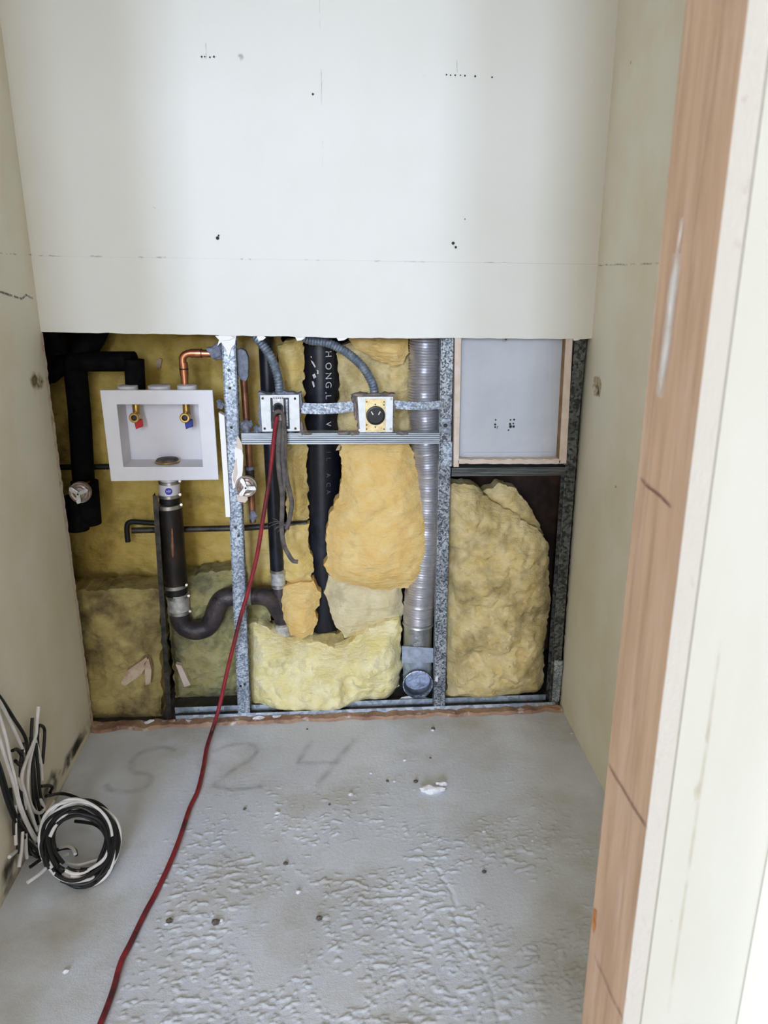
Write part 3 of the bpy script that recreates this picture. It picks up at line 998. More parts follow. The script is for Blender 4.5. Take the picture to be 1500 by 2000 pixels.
batt([(488, 645), (548, 650), (552, 675), (540, 700), (525, 695), (500, 672)], 2.40, .02, 'wool_gold', 'small insulation wedge behind the left flexible conduit', 5, amp=.008)
batt([(543, 676), (560, 662), (592, 662), (594, 760), (600, 880), (603, 1012), (588, 1022), (560, 1018), (556, 900), (548, 780)], 2.36, .035, 'wool_gold', 'tall insulation strip left of the wide black pipe', 6, back=.06)
batt([(556, 1040), (575, 1026), (602, 1024), (604, 1070), (614, 1112), (604, 1134), (575, 1140), (556, 1130), (552, 1090)], 2.33, .03, 'wool_gold', 'short insulation tuft where the grey cord ends', 7, back=.08)
batt([(556, 1146), (580, 1136), (612, 1134), (626, 1156), (624, 1180), (614, 1196), (622, 1212), (612, 1236), (592, 1246), (570, 1240), (556, 1210), (548, 1188), (548, 1165)], 2.31, .04, 'wool_orange', 'golden insulation lump hanging left of the wide black pipe foot', 8, back=.06)
batt([(655, 690), (672, 675), (700, 664), (806, 660), (810, 860), (806, 880), (660, 880), (660, 800), (663, 740)], 2.37, .03, 'wool_tan', 'tan insulation behind the round socket box', 9, back=.06, amp=.014)
batt([(682, 664), (700, 652), (796, 652), (797, 690), (786, 706), (766, 714), (740, 708), (716, 690), (694, 682)], 2.32, .035, 'wool_orange', 'orange insulation flap under the top edge beside the foil duct', 10, back=.03)
batt([(664, 862), (700, 856), (790, 858), (806, 880), (818, 930), (834, 985), (845, 1040), (842, 1090), (832, 1128), (812, 1146), (770, 1152), (720, 1148), (680, 1138), (648, 1132), (634, 1104), (640, 1090), (634, 1050), (642, 1010), (662, 970), (668, 920)], 2.29, .055, 'wool_orange', 'large orange pear shaped insulation batt below the round socket', 11, back=.05, soft=.045, amp=.011)
batt([(640, 1122), (700, 1125), (785, 1128), (788, 1190), (780, 1215), (740, 1222), (700, 1238), (674, 1248), (655, 1222), (645, 1190), (634, 1160)], 2.34, .03, 'wool_pale', 'pale grey tan insulation piece under the pear shaped batt', 12, back=.05)
batt([(484, 1180), (500, 1176), (522, 1180), (532, 1196), (528, 1212), (510, 1220), (484, 1218)], 2.36, .03, 'wool_green', 'small green oval insulation plug under the drain arm', 13, back=.05, amp=.004)


def fold_bottom(x, z):
    return -.016 * math.exp(-((x - .07) / .016) ** 2 - ((z - .24) / .06) ** 2) + .056 * max(0.0, min(1.0, (.16 - z) / .13)) * math.exp(-((x + .09) / .13) ** 4)


batt([(484, 1222), (500, 1214), (530, 1232), (570, 1250), (620, 1252), (655, 1268), (680, 1258), (720, 1230), (770, 1206), (782, 1210), (784, 1300), (778, 1340), (760, 1362), (700, 1376), (648, 1388), (608, 1396), (600, 1412), (590, 1392), (540, 1390), (488, 1388), (486, 1300)], 2.30, .055, 'wool_lemon', 'big pale lemon insulation batt resting on the floor track', 14, back=.05, amp=.021, fold=fold_bottom)
batt([(500, 1218), (540, 1222), (600, 1240), (668, 1236), (674, 1256), (655, 1268), (600, 1262), (540, 1248)], 2.345, .02, 'wool_dirty', 'brown edged insulation layer behind the lemon batt', 15, back=.04, amp=.008)
batt([(872, 946), (905, 944), (935, 950), (956, 975), (1000, 1000), (1046, 1030), (1070, 1060), (1074, 1180), (1062, 1260), (1062, 1330), (1048, 1352), (960, 1366), (872, 1366), (870, 1200)], 2.29, .05, 'wool_tan', 'tall tan insulation batt filling the bay under the access panel', 16, back=.06, amp=.022, soft=.04)
batt([(940, 962), (975, 944), (1010, 955), (1040, 1000), (1062, 1045), (1036, 1050), (980, 1010)], 2.33, .03, 'wool_tan', 'folded upper flap of insulation under the access panel', 18, back=.05, amp=.016)

# scraps on the left insulation
for pts, lab, m in (([(236, 1335), (248, 1310), (286, 1284), (290, 1292), (276, 1318), (244, 1340)], 'pinkish brown paper scrap stuck to the dirty olive insulation', 'paper_scrap'),
                    ([(282, 1296), (290, 1286), (296, 1310), (294, 1336), (284, 1338)], 'tan paper strip beside the pinkish brown scrap', 'paper_scrap'),
                    ([(343, 1298), (354, 1300), (372, 1338), (360, 1342)], 'pale paper strip on the green grey insulation', 'frame_paper'),
                    ([(305, 706), (311, 700), (316, 702), (313, 718), (307, 722)], 'tiny paper scrap above the white laundry box', 'paper_scrap')):
    yy = 2.222 if pts[0][0] < 300 else (2.30 if pts[0][1] > 800 else 2.462)
    o = MB().quadbox(PP(pts, yy)[::-1], .02).build('paper_scrap', M[m])
    tagl(o, lab, 'scrap')

# ------------------------------------------------------------------ left bay: laundry box
bx = P(310, 938, 2.2)
box = thing('laundry_outlet_box', (bx.x, 2.24, bx.z), 'white plastic laundry outlet box with two brass valves', 'outlet box')
YB = 2.196
o4 = PP([(217, 940), (427, 937), (415, 762), (195, 762)], YB)
i4 = PP([(241, 912), (396, 912), (387, 790), (228, 790)], YB)
mb = MB()
mb.v = o4 + i4 + [q + Vector((0, .010, 0)) for q in o4] + [q + Vector((0, .010, 0)) for q in i4]
for i in range(4):
    j = (i + 1) % 4
    mb.f += [(i, j, 4 + j, 4 + i), (8 + i, 12 + i, 12 + j, 8 + j), (i, 8 + i, 8 + j, j), (4 + i, 4 + j, 12 + j, 12 + i)]
mb.build('face_frame', M['white_plastic'], box, bevel=.0012)
DB = .092
mb = MB()
k4 = [q + Vector((0, .0101, 0)) for q in i4]
b4 = [q + Vector((0, DB, 0)) for q in i4]
ok4 = [q + Vector(((-.004 if i in (0, 3) else .004), .0101, (-.004 if i in (0, 1) else .004))) for i, q in enumerate(i4)]
ob4 = [q + Vector((0, DB - .006, 0)) for q in ok4]
mb.v = k4 + b4 + ok4 + ob4
for i in range(4):
    j = (i + 1) % 4
    mb.f += [(i, 4 + i, 4 + j, j), (8 + i, 8 + j, 12 + j, 12 + i), (i, j, 8 + j, 8 + i)]
mb.f += [(4, 5, 6, 7), (15, 14, 13, 12)]
body = mb.build('recess', M['white_plastic'], box)
zt = o4[3].z
for px, r in ((312, .032), (366, .028), (250, .028)):
    c = P(px, 760, 2.245)
    MB().tube([(c.x, 2.245, zt - .02), (c.x, 2.245, zt + .004), (c.x, 2.245, zt + .0055)], [r, r, r - .003], 28).build('knockout', M['white_plastic'], box, True)
zf = i4[0].z
dr = P(326, 905, 2.245)
MB().tube([(dr.x, 2.252, zf + .0005), (dr.x, 2.252, zf + .0025), (dr.x, 2.252, zf + .0035)], [.036, .036, .034], 28).build('drain_ring', M['brass'], box, True)
MB().tube([(dr.x, 2.252, zf + .0036), (dr.x, 2.252, zf + .0085), (dr.x, 2.252, zf + .0105)], [.033, .030, .020], 28).build('drain_plug', M['chip'], box, True)
for px, hm, lab in ((266, 'red_plastic', 'red valve handle'), (364, 'blue_plastic', 'blue valve handle')):
    c = P(px, 813, 2.235)
    top = Vector((c.x, 2.245, i4[3].z + .004))
    mb = MB()
    mb.tube([top, top + Vector((0, 0, -.012))], .0125, 8)
    mb.tube([top + Vector((0, 0, -.012)), Vector((c.x, 2.245, c.z - .010))], [.0105, .0115], 16)
    mb.tube([(c.x, 2.248, c.z), (c.x, 2.222, c.z)], .0105, 18)
    v = mb.build('valve', M['brass'], box, True)
    mb = MB()
    prof = [(.0135, 2.226), (.0145, 2.222), (.0145, 2.210), (.0125, 2.208), (.0085, 2.208), (.0075, 2.212), (.0060, 2.218)]
    mb.tube([(c.x, y, c.z) for r, y in prof], [r for r, y in prof], 22)
    mb.build('hose_thread', M['brass'], v, True)
    MB().tube([(c.x, 2.2160, c.z), (c.x, 2.2185, c.z)], .0062, 14).build('bore', M['black_plastic'], v, True)
    h = [(-.010, -.012), (.013, -.008), (.013, -.030), (.004, -.032), (-.007, -.037)]
    q = [Vector((c.x + .004 + x, 2.228, c.z + z)) for x, z in h]
    o = MB().quadbox(q[::-1], .012).build('handle', M[hm], v, bevel=.0015)
    o['label'] = lab

# standpipe, coupling and trap
YP = 2.285


def clamp(parent, c, r, h, axis=(0, 0, 1), m='band', scr=1):
    a = Vector(axis).normalized()
    c = Vector(c)
    b = MB().tube([c - a * h / 2, c - a * h * .4, c + a * h * .4, c + a * h / 2], [r, r + .0012, r + .0012, r], 30).build('hose_clamp', M[m], parent, True)
    if scr:
        side = Vector((scr, -.35, .15)).normalized() * (r + .004)
        p = c + side
        MB().tube([p + Vector((.002, -.012, .003)), p + Vector((-.002, .006, -.001))], .0040, 12).build('screw', M['band'], b, True)
    return b


tp = P(332, 940, YP)
sp = thing('drain_standpipe', (tp.x, YP, 0.55), 'black drain standpipe with clamps and curved trap below the laundry box', 'drain pipe')
c0, c1 = P(331, 985, YP), P(343, 1140, YP)
ax = (c0 - c1).normalized()
RP = .037
MB().tube([c1, c0], RP, 32).build('pipe', M['iron'], sp, True)
MB().tube([P(340, 1025, YP) + Vector((0, -.0355, 0)), P(341, 1060, YP) + Vector((0, -.0365, 0)), P(342, 1088, YP) + Vector((0, -.0355, 0))], [.002, .005, .0015], 8, flat=(.3, 1)).build('scrape', M['copper_dull'], sp, True)
t0 = P(331, 936, YP)
MB().tube([P(331, 982, YP), P(331, 955, YP)], .030, 28).build('rubber_sleeve', M['rubber'], sp, True)
sh = MB().tube([P(331, 968, YP), P(331, 942, YP)], .0312, 30).build('coupling_shield', M['label_white'], sp, True)
MB().tube([P(331, 946, YP), P(330, 925, YP)], .027, 24).build('tailpiece', M['label_white'], sp, True)
clamp(sp, P(331, 941, YP), .0315, .009)
clamp(sp, P(331, 967, YP), .0325, .010)
clamp(sp, P(330, 987, YP), .0385, .013)
clamp(sp, P(341, 1142, YP), .0385, .012)
MB().tube([P(345, 1160, YP), P(343, 1140, YP)], .034, 28).build('rubber_sleeve', M['rubber'], sp, True)
MB().tube([P(350, 1196, YP), P(347, 1158, YP)], [.0335, .0345], 30).build('coupling_shield', M['shield'], sp, True)
clamp(sp, P(347, 1163, YP), .0355, .011)
clamp(sp, P(350, 1193, YP), .0350, .011)
trap = spline([P(350, 1192, YP), P(353, 1210, YP), P(364, 1225, YP), P(384, 1231, YP - .004), P(405, 1224, YP), P(417, 1206, YP), P(423, 1188, YP), P(433, 1172, YP), P(450, 1165, YP), P(478, 1164, YP + .01)], 7)
MB().tube(trap, [.031] * (len(trap) - 1) + [.029], 30).build('trap_bend', M['iron_grey'], sp, True)
c = P(421, 1164, YP) + Vector((0, -.026, 0))
MB().tube([c, c + Vector((.002, -.005, .001))], [.006, .0045], 10).build('boss', M['iron'], sp, True)
# sticker wrapped round the shield
cc = P(331, 955, YP)
RS = .0316
ang0 = math.radians(-4)


def wrap(x, z, lift):
    a = ang0 + x / RS
    return Vector((cc.x + math.sin(a) * (RS + lift), YP - math.cos(a) * (RS + lift), cc.z + z))


mb = MB()
rs = .0108
mb.v = [wrap(.006, .001, .0003)] + [wrap(.006 + rs * k / 3 * math.cos(a), .001 + rs * k / 3 * math.sin(a), .0003) for k in (1, 2, 3) for a in [i * math.pi / 12 for i in range(24)]]
for i in range(24):
    j = (i + 1) % 24
    mb.f.append((0, 1 + i, 1 + j))
    for k in (0, 1):
        mb.f.append((1 + k * 24 + i, 1 + (k + 1) * 24 + i, 1 + (k + 1) * 24 + j, 1 + k * 24 + j))
stk = mb.build('sticker', M['sticker_blue'], sp)
vs_, fs = text_mesh('NSF', .0088)
mb = MB()
mb.v = [wrap(.006 + v.x, .001 + v.y, .0007) for v in vs_]
mb.f = fs
mb.build('lettering', M['label_white'], stk)

# thin dark post beside the standpipe
A, B = P(334, 1412, 2.222), P(306, 968, 2.236)
o = MB().prism([(-.012, 0), (.003, 0), (.003, .002), (-.010, .002), (-.010, .03), (-.012, .03)], A, B).build('dark_post', M['dark_steel'])
tagl(o, 'thin dark steel post left of the black standpipe', 'post')

# black insulated pipes
fb = P(165, 1030, 2.36)
fp = thing('insulated_pipe', (fb.x, 2.36, fb.z), 'thick black foam wrapped pipe bending over into the laundry box', 'pipe')
YI = 2.37
MB().tube([P(163, 935, YI), P(155, 800, YI), P(145, 700, YI)], .033, 24).build('foam_sleeve', M['black_foam'], fp, True)
MB().tube([P(140, 706, YI - .015), P(200, 706, YI - .03), P(263, 706, YI - .045)], .029, 24).build('foam_sleeve', M['black_foam'], fp, True)
MB().tube([P(262, 702, 2.275), P(265, 762, 2.275)], .028, 24).build('foam_sleeve', M['black_foam'], fp, True)
MB().tube([P(172, 1022, YI - .05), P(165, 940, YI - .05)], .040, 24).build('foam_sleeve', M['black_foam'], fp, True)
MB().tube([P(152, 1034, YI - .06), P(146, 970, YI - .06)], .034, 24).build('foam_sleeve', M['black_foam'], fp, True)
MB().tube([P(150, 712, YI), P(180, 660, YI + .01), P(200, 620, YI + .02)], .036, 24).build('foam_sleeve', M['black_foam'], fp, True)
MB().tube([P(95, 735, YI + .02), P(150, 690, YI + .02)], .026, 20).build('foam_sleeve', M['black_foam'], fp, True)
MB().tube([P(102, 690, YI - .02), P(96, 630, YI - .02)], .045, 20).build('foam_sleeve', M['black_foam'], fp, True)

o = MB().tube([P(105, 913, 2.41), P(240, 911, 2.41)], .009, 16).build('thin_black_pipe', M['rubber'], None, True)
tagl(o, 'thin black horizontal pipe passing behind the left edge of the laundry box', 'pipe')
o = MB().tube(spline([P(250, 1058, 2.40), P(248, 1030, 2.40), P(254, 1020, 2.40), P(275, 1020, 2.40), P(335, 1024, 2.40)], 5), .0085, 16).build('bent_black_pipe', M['rubber'], None, True)
tagl(o, 'short bent black pipe left of the standpipe', 'pipe')
o = MB().tube([P(258, 1036, 2.345), P(480, 1031, 2.345), P(600, 1022, 2.345)], .0095, 16).build('horizontal_pipe', M['dark_steel'], None, True)
tagl(o, 'long dark horizontal pipe crossing behind standpipe and stud', 'pipe')
o = MB().quadbox(PP([(155, 1150), (228, 1149), (228, 1145), (155, 1146)], 2.40), .01).build('gap_shade_strip', M['dark_steel'])  # dark strip standing in for the shaded gap between two batts
tagl(o, 'short dark strip painted in for the shaded gap above the dirty olive insulation', 'gap_shade')


# round valves with three-bladed handles
def valve(px, py, Y, label, rot):
    c = P(px, py, Y)
    t = thing('valve_escutcheon', c, label, 'valve', 'round chrome valves')
    prof = [(.030, .016), (.032, .006), (.032, 0), (.0305, -.003), (.028, -.003), (.0275, .000), (.022, .002), (.017, .000), (.0155, -.005), (.006, -.007)]
    MB().tube([c + Vector((0, y, 0)) for r, y in prof], [r for r, y in prof], 32).build('cup', M['chrome'], t, True)
    hb = MB()
    for k in range(3):
        a = rot + k * 2 * math.pi / 3
        d = Vector((math.cos(a), 0, math.sin(a)))
        s = Vector((-d.z, 0, d.x))
        q = [d * .004 + s * .005, d * .026 + s * .0085, d * .031, d * .026 - s * .0045, d * .004 - s * .005]
        hb.quadbox([c + v + Vector((0, -.016, 0)) for v in q], .006)
    hd = hb.build('handle', M['handle_metal'], t, bevel=.0008)
    MB().tube([c + Vector((0, -.0195, 0)), c + Vector((0, -.004, 0))], [.0065, .0075], 16).build('hub', M['handle_metal'], hd, True)
    MB().tube([c + Vector((0, -.0205, 0)), c + Vector((0, -.0190, 0))], .003, 10).build('screw', M['dark_steel'], hd, True)
    MB().tube([c + Vector((0, .016, 0)), c + Vector((0, .09, 0))], .012, 14).build('stem', M['copper_dull'], t, True)
    return t


valve(481, 950, 2.203, 'chrome valve with three-bladed handle beside the galvanised stud', math.radians(110))
valve(156, 962, 2.235, 'chrome valve with three-bladed handle at the left wall edge', math.radians(20))
o = MB().quadbox(PP([(462, 966), (482, 966), (484, 976), (478, 982), (464, 980)], 2.205), .006).build('cardboard_tab', M['gypsum_paper'])
tagl(o, 'brown paper tab under the chrome valve by the stud', 'tab')

# white board strip beside the stud
o = MB().quadbox(PP([(441, 1010), (450, 1010), (438, 812), (427, 806)], 2.205), .03).build('drywall_strip', M['gypsum'])
tagl(o, 'narrow white plasterboard strip between laundry box and stud', 'drywall strip')

# copper pipes
cb = P(362, 764, 2.27)
cp = thing('copper_pipe', cb, 'bright copper pipe bending from the laundry box to the stud', 'pipe')
YC = 2.262
MB().tube(spline([P(363, 775, YC), P(360, 735, YC), P(357, 708, YC), P(358, 697, YC), P(366, 691, YC), P(380, 690, YC), P(425, 691, YC)], 6), .0105, 18).build('pipe', M['copper'], cp, True)
MB().tube([P(360, 733, YC), P(358, 708, YC)], .0125, 18).build('sleeve', M['copper'], cp, True)
MB().tube([P(372, 690, YC), P(392, 690, YC)], .0125, 18).build('sleeve', M['copper'], cp, True)
MB().tube([P(393, 690, YC), P(394.5, 690, YC)], .0128, 18).build('solder_ring', M['dark_steel'], cp, True)
MB().tube([P(359.2, 722, YC), P(359, 719, YC)], .0128, 18).build('solder_ring', M['dark_steel'], cp, True)
c2 = P(492, 1015, 2.29)
cq = thing('copper_pipe', c2, 'dull copper riser right of the stud passing behind the valve', 'pipe')
YC2 = 2.29
MB().tube([P(494, 1020, YC2), P(485, 870, YC2), P(472, 690, YC2)], .0100, 16).build('pipe', M['copper_dull'], cq, True)
MB().tube([P(487, 917, YC2), P(486.6, 911, YC2)], .0145, 16).build('collar', M['putty'], cq, True)
MB().tube([P(489, 940, YC2), P(487.4, 918, YC2)], .0135, 16).build('sleeve', M['dark_steel'], cq, True)
lump('putty_lump', P(494, 1008, 2.28), (.013, .012, .020), 'putty', 4, cq)

for px, py, sx, sz, lab, sd in ((424, 688, .024, .021, 'grey putty lump sealing the bright copper pipe at the stud', 1), (481, 833, .016, .022, 'crumbled grey putty on the cross channel by the copper riser', 2), (503, 840, .011, .014, 'small grey putty blob at the corner of the plugged box', 3)):
    lump('putty_seal', P(px, py, 2.235), (sx, .016, sz), 'putty', sd, None, lab, 'putty', sub=3)
q = PP([(461, 684), (470, 681), (480, 686), (485, 700), (485, 735), (480, 746), (470, 742), (462, 728)], 2.24)
o = MB().quadbox(q[::-1], .03).build('putty_pad', M['putty'], bevel=.004)
tagl(o, 'grey putty pad wrapped on the copper riser right of the stud', 'putty')
lump('putty_seal', P(430, 790, 2.225), (.010, .010, .014), 'putty', 7, None, 'tiny grey putty bit left of the galvanised stud', 'putty')

# ------------------------------------------------------------------ centre bay pipes
wb_ = P(625, 1250, 2.40)
bp = thing('wide_black_pipe', (wb_.x, 2.40, wb_.z - .02), 'wide black drain pipe with white lettering in the centre bay', 'pipe')
YW, RW = 2.405, .056
pa, pb = P(634, 1270, YW), P(626, 640, YW)
MB().tube([pa, pb], RW, 40).build('pipe', M['black_pipe'], bp, True)


def on_pipe(px, py, dx=0.0, dz=0.0, lift=.0006):
    """a point on the front of the wide pipe seen at this pixel, moved by dx round it and dz along it"""
    q = P(px, py, YW)
    t = (q.z - pa.z) / (pb.z - pa.z)
    ctr = pa.lerp(pb, t)
    x = max(-.98, min(.98, (P(px, py, YW - RW * .8).x - ctr.x) / RW))
    a = math.asin(x) + dx / RW
    z = q.z + dz
    t = (z - pa.z) / (pb.z - pa.z)
    ctr = pa.lerp(pb, t)
    return Vector((ctr.x + math.sin(a) * (RW + lift), ctr.y - math.cos(a) * (RW + lift), z))


for ch, py, size, m in (('H', 688, .028, 'print_white'), ('O', 711, .028, 'print_white'), ('N', 730, .028, 'print_white'), ('G', 747, .028, 'print_white'), ('.', 762, .03, 'print_white'), ('L', 770, .026, 'print_white'), ('V', 822, .024, 'print_white'),
                        ('I', 876, .02, 'print_faint'), ('L', 889, .02, 'print_faint'), ('A', 920, .02, 'print_faint'), ('C', 938, .02, 'print_faint'), ('A', 952, .02, 'print_faint'), ('I', 783, .02, 'print_faint')):
    vs_, fs = text_mesh(ch, size)
    mb = MB()
    mb.v = [on_pipe(641, py, v.y, -v.x) for v in vs_]
    mb.f = fs
    mb.build('lettering', M[m], bp)
for pts in ([(607, 700), (612, 703), (617, 712), (615, 714), (610, 706)], [(618, 718), (622, 719), (622, 726), (619, 726), (620, 721)], [(610, 728), (615, 725), (618, 732), (613, 735)], [(609, 740), (613, 741), (615, 750), (612, 752)], [(606, 693), (609, 692), (609, 696)]):
    mb = MB()
    mb.v = [on_pipe(x, y) for x, y in pts]
    mb.f = [tuple(range(len(pts)))]
    mb.build('paint_splash', M['print_white'], bp)

vb = P(548, 1235, 2.32)
vp = thing('vent_pipe', (vb.x, 2.32, vb.z), 'slim black vent pipe with steel couplings right of the stud', 'pipe')
YV = 2.33
MB().tube([P(541.5, 1112, YV), P(536, 1000, YV), P(528, 850, YV), P(518, 640, YV)], .0225, 24).build('pipe', M['black_pipe'], vp, True)
MB().tube([P(544.5, 1146, YV), P(543, 1112, YV)], .0235, 26).build('coupling_shield', M['shield'], vp, True)
clamp(vp, P(543, 1114, YV), .0245, .010, scr=0)
clamp(vp, P(544.5, 1142, YV), .0245, .010, scr=0)
MB().tube([P(551, 1215, YV), P(549, 1180, YV), P(545.5, 1146, YV)], [.0245, .027, .0225], 26).build('wye_body', M['iron_grey'], vp, True)
arm = spline([P(488, 1164, YV - .02), P(510, 1164, YV - .015), P(530, 1172, YV - .008), P(543, 1190, YV), P(549, 1205, YV)], 6)
MB().tube(arm, [.029] * (len(arm) - 5) + [.028, .027, .026, .025, .024], 26).build('wye_arm', M['iron_grey'], vp, True)
MB().tube([P(478, 1164, YV - .022), P(491, 1164, YV - .022)], .0305, 26).build('coupling_shield', M['shield'], vp, True)
MB().tube([P(553, 1238, YV), P(551, 1216, YV)], .0275, 26).build('coupling_shield', M['shield'], vp, True)
clamp(vp, P(551, 1217, YV), .0270, .009, scr=0)
MB().tube([P(553, 1255, YV + .005), P(552, 1236, YV)], .022, 20).build('lower_pipe', M['black_pipe'], vp, True)


# flexible steel conduits
def flex(path, r, step, amp, name, m, parent, seg=18):
    q = resample(spline(path, 14), step)
    rad = [r + (amp if i % 2 else -amp) for i in range(len(q))]
    return MB().tube(q, rad, seg).build(name, m, parent, True)


o = flex([P(486, 636, 2.27), P(497, 655, 2.262), P(512, 672, 2.25), P(531, 702, 2.24), P(543, 738, 2.236), P(547, 772, 2.236)], .0125, .0042, .0011, 'flexible_conduit', M['conduit'], None)
tagl(o, 'ribbed steel conduit entering the plugged left electrical box', 'conduit', 'flexible conduits')
o = flex([P(585, 652, 2.29), P(604, 664, 2.28), P(640, 670, 2.265), P(676, 688, 2.25), P(708, 716, 2.24), P(727, 748, 2.236), P(733, 774, 2.236)], .0125, .0042, .0011, 'flexible_conduit', M['conduit'], None)
tagl(o, 'ribbed steel conduit arching over the black pipe to the right electrical box', 'conduit', 'flexible conduits')

# electrical boxes
YE = 2.202


def ebox(c4, label):
    q = PP(c4, YE)
    t = thing('electrical_box', (q[0] + q[1]) / 2 + Vector((0, .03, 0)), label, 'electrical box', 'square electrical boxes')
    s = [v + Vector((0, .006, 0)) for v in q]
    MB().quadbox(s, .05).build('box_body', M['galv'], t, bevel=.002)
    return t, q


def plate_with_hole(o4, i4, Y, dy):
    """front plate with a four sided hole; both loops counter-clockwise from bottom left"""
    mb = MB()
    mb.v = o4 + i4 + [q + Vector((0, dy, 0)) for q in o4] + [q + Vector((0, dy, 0)) for q in i4]
    for i in range(4):
        j = (i + 1) % 4
        mb.f += [(i, j, 4 + j, 4 + i), (8 + i, 12 + i, 12 + j, 8 + j), (i, 8 + i, 8 + j, j), (4 + i, 4 + j, 12 + j, 12 + i)]
    return mb


e1, q1 = ebox([(512, 843), (586, 842), (584, 771), (508, 772)], 'white square electrical box with cords plugged in')
plate_with_hole(q1, PP([(530, 838), (566, 838), (564, 777), (528, 777)], YE), YE, .004).build('cover_plate', M['white_plate'], e1, bevel=.0012)
MB().quadbox(PP([(530, 838), (566, 838), (564, 777), (528, 777)], YE + .0045), .002).build('dark_gap', M['black_plastic'], e1)
mb = MB()
mb.quadbox(PP([(533, 788), (554, 788), (553, 774), (532, 774)], YE - .003), .003)
mb.quadbox(PP([(534, 836), (557, 836), (554, 788), (533, 788)], YE - .003), .006)
rc = mb.build('receptacle', M['white_plastic'], e1, bevel=.0008)
for px in (535, 539.5, 543.5, 547.5, 551.5):
    dot('hole', px, 777.5, .0022, D['ink'], rc, YE - .0042)
screw(e1, P(544.5, 781.5, YE - .0035), .0035, 'band')
MB().quadbox(PP([(559, 832), (563, 832), (562, 780), (558, 780)], YE + .001), .002).build('clip', M['galv_light'], e1)
for px, py in ((513, 778), (576, 778.5), (517, 837), (577, 837)):
    o = screw(e1, P(px, py, YE - .001), .0035, 'dark_steel')
e2, q2 = ebox([(703, 845), (767, 844), (768, 775), (698, 775)], 'white square electrical box with round black socket')
MB().quadbox(q2, .004).build('cover_plate', M['white_plate'], e2, bevel=.0012)
yk = MB().quadbox(PP([(714, 843), (753, 843), (753, 779), (713, 779)], YE - .002), .003).build('yoke', M['brass_plate'], e2, bevel=.0005)
MB().quadbox(PP([(725, 843), (742, 843), (751, 826), (751, 797), (743, 780), (723, 780), (715, 797), (716, 826)], YE - .0035), .002).build('yoke_plate', M['brass_plate'], yk, bevel=.0005)
c = P(733.5, 811, YE)
prof = [(.0275, .002), (.0275, -.007), (.0262, -.010), (.0225, -.0105), (.0215, -.0088), (.0005, -.0088)]
so = MB().tube([c + Vector((0, y, 0)) for r, y in prof], [r for r, y in prof], 36).build('round_socket', M['black_plastic'], e2, True)
for px, py, rt in ((727, 807, .5), (741, 807, -.5)):
    d = P(px, py, YE - .0098)
    a, b = Vector((math.cos(rt + 1.57), 0, math.sin(rt + 1.57))) * .0055, Vector((math.cos(rt), 0, math.sin(rt))) * .0014
    MB().quadbox([d - a - b, d - a + b, d + a + b, d + a - b], .0008).build('slot', M['band'], so)
d = P(732, 821, YE - .0098)
MB().quadbox([d + Vector((-.003, 0, -.002)), d + Vector((.003, 0, -.002)), d + Vector((.003, 0, .003)), d + Vector((-.003, 0, .003))], .0008).build('slot', M['rubber'], so)
for px, py in ((716, 785), (750, 785), (733, 790), (716, 838), (750, 838), (733, 834), (716, 830), (750, 791)):
    dot('hole', px, py, .0024, D['ink'], yk, YE - .0045)
for px, py in ((703, 779), (764, 779), (703, 840), (763, 838)):
    screw(e2, P(px, py, YE - .001), .0038, 'band')
# putty around both boxes
for e, c4, sd in ((e1, [(507, 844), (588, 845), (587, 769), (503, 768)], 1), (e2, [(699, 847), (771, 846), (771, 771), (694, 771)], 2)):
    q = PP(c4, YE + .012)
    ring = []
    for i in range(4):
        a, b = q[i], q[(i + 1) % 4]
        for k in range(14):
            v = a.lerp(b, k / 14)
            v = v + Vector((noise.noise(v * 70 + Vector((sd, 0, 0))), 0, noise.noise(v * 70 + Vector((0, sd, 9))))) * .010
            ring.append(v)
    MB().quadbox(ring, .035).build('putty_wrap', M['putty' if sd == 1 else 'putty_brown'], e)
for px, py, s, z in ((600, 846, .016, .004), (672, 846, .02, .006), (690, 846, .016, .006), (785, 846, .018, .006), (590, 835, .005, .02), (694, 800, .005, .028), (700, 771, .022, .005), (690, 778, .006, .012), (735, 770, .03, .004), (590, 842, .012, .007)):
    lump('putty_crumb', P(px, py, YE + .008), (s, .010, z), 'putty_brown', px, e1 if px < 640 else e2)
# straps
sa, sb = PP([(588, 807), (590, 784)], 2.222), PP([(690, 803), (690, 784)], 2.215)


def strap(p0, p1, h, Y, label, bow):
    n = 8
    mb = MB()
    A, B = P(*p0, Y), P(*p1, Y)
    for i in range(n + 1):
        c = A.lerp(B, i / n)
        y = c.y - bow * math.sin(math.pi * i / n)
        z = c.z - .004 * math.sin(math.pi * i / n) * (1 if bow else 0)
        mb.v += [Vector((c.x, y, z - h / 2)), Vector((c.x, y, z + h / 2)), Vector((c.x, y + .0015, z + h / 2)), Vector((c.x, y + .0015, z - h / 2))]
    for i in range(n):
        for k in range(4):
            mb.f.append((i * 4 + k, i * 4 + (k + 1) % 4, i * 4 + 4 + (k + 1) % 4, i * 4 + 4 + k))
    mb.f += [(0, 1, 2, 3), (n * 4 + 3, n * 4 + 2, n * 4 + 1, n * 4)]
    o = mb.build('metal_strap', M['galv_light'])
    tagl(o, label, 'strap', 'steel straps')
    for t in (.45, .72):
        c = A.lerp(B, t) + Vector((0, -bow - .0012, 0))
        screw(o, c, .003, 'band')
    return o


strap((588, 797), (693, 793), .031, 2.224, 'bright steel strap crossing the wide black pipe between the boxes', .004)
strap((770, 790), (866, 790), .024, 2.224, 'steel strap crossing the foil duct right of the round socket', .002)

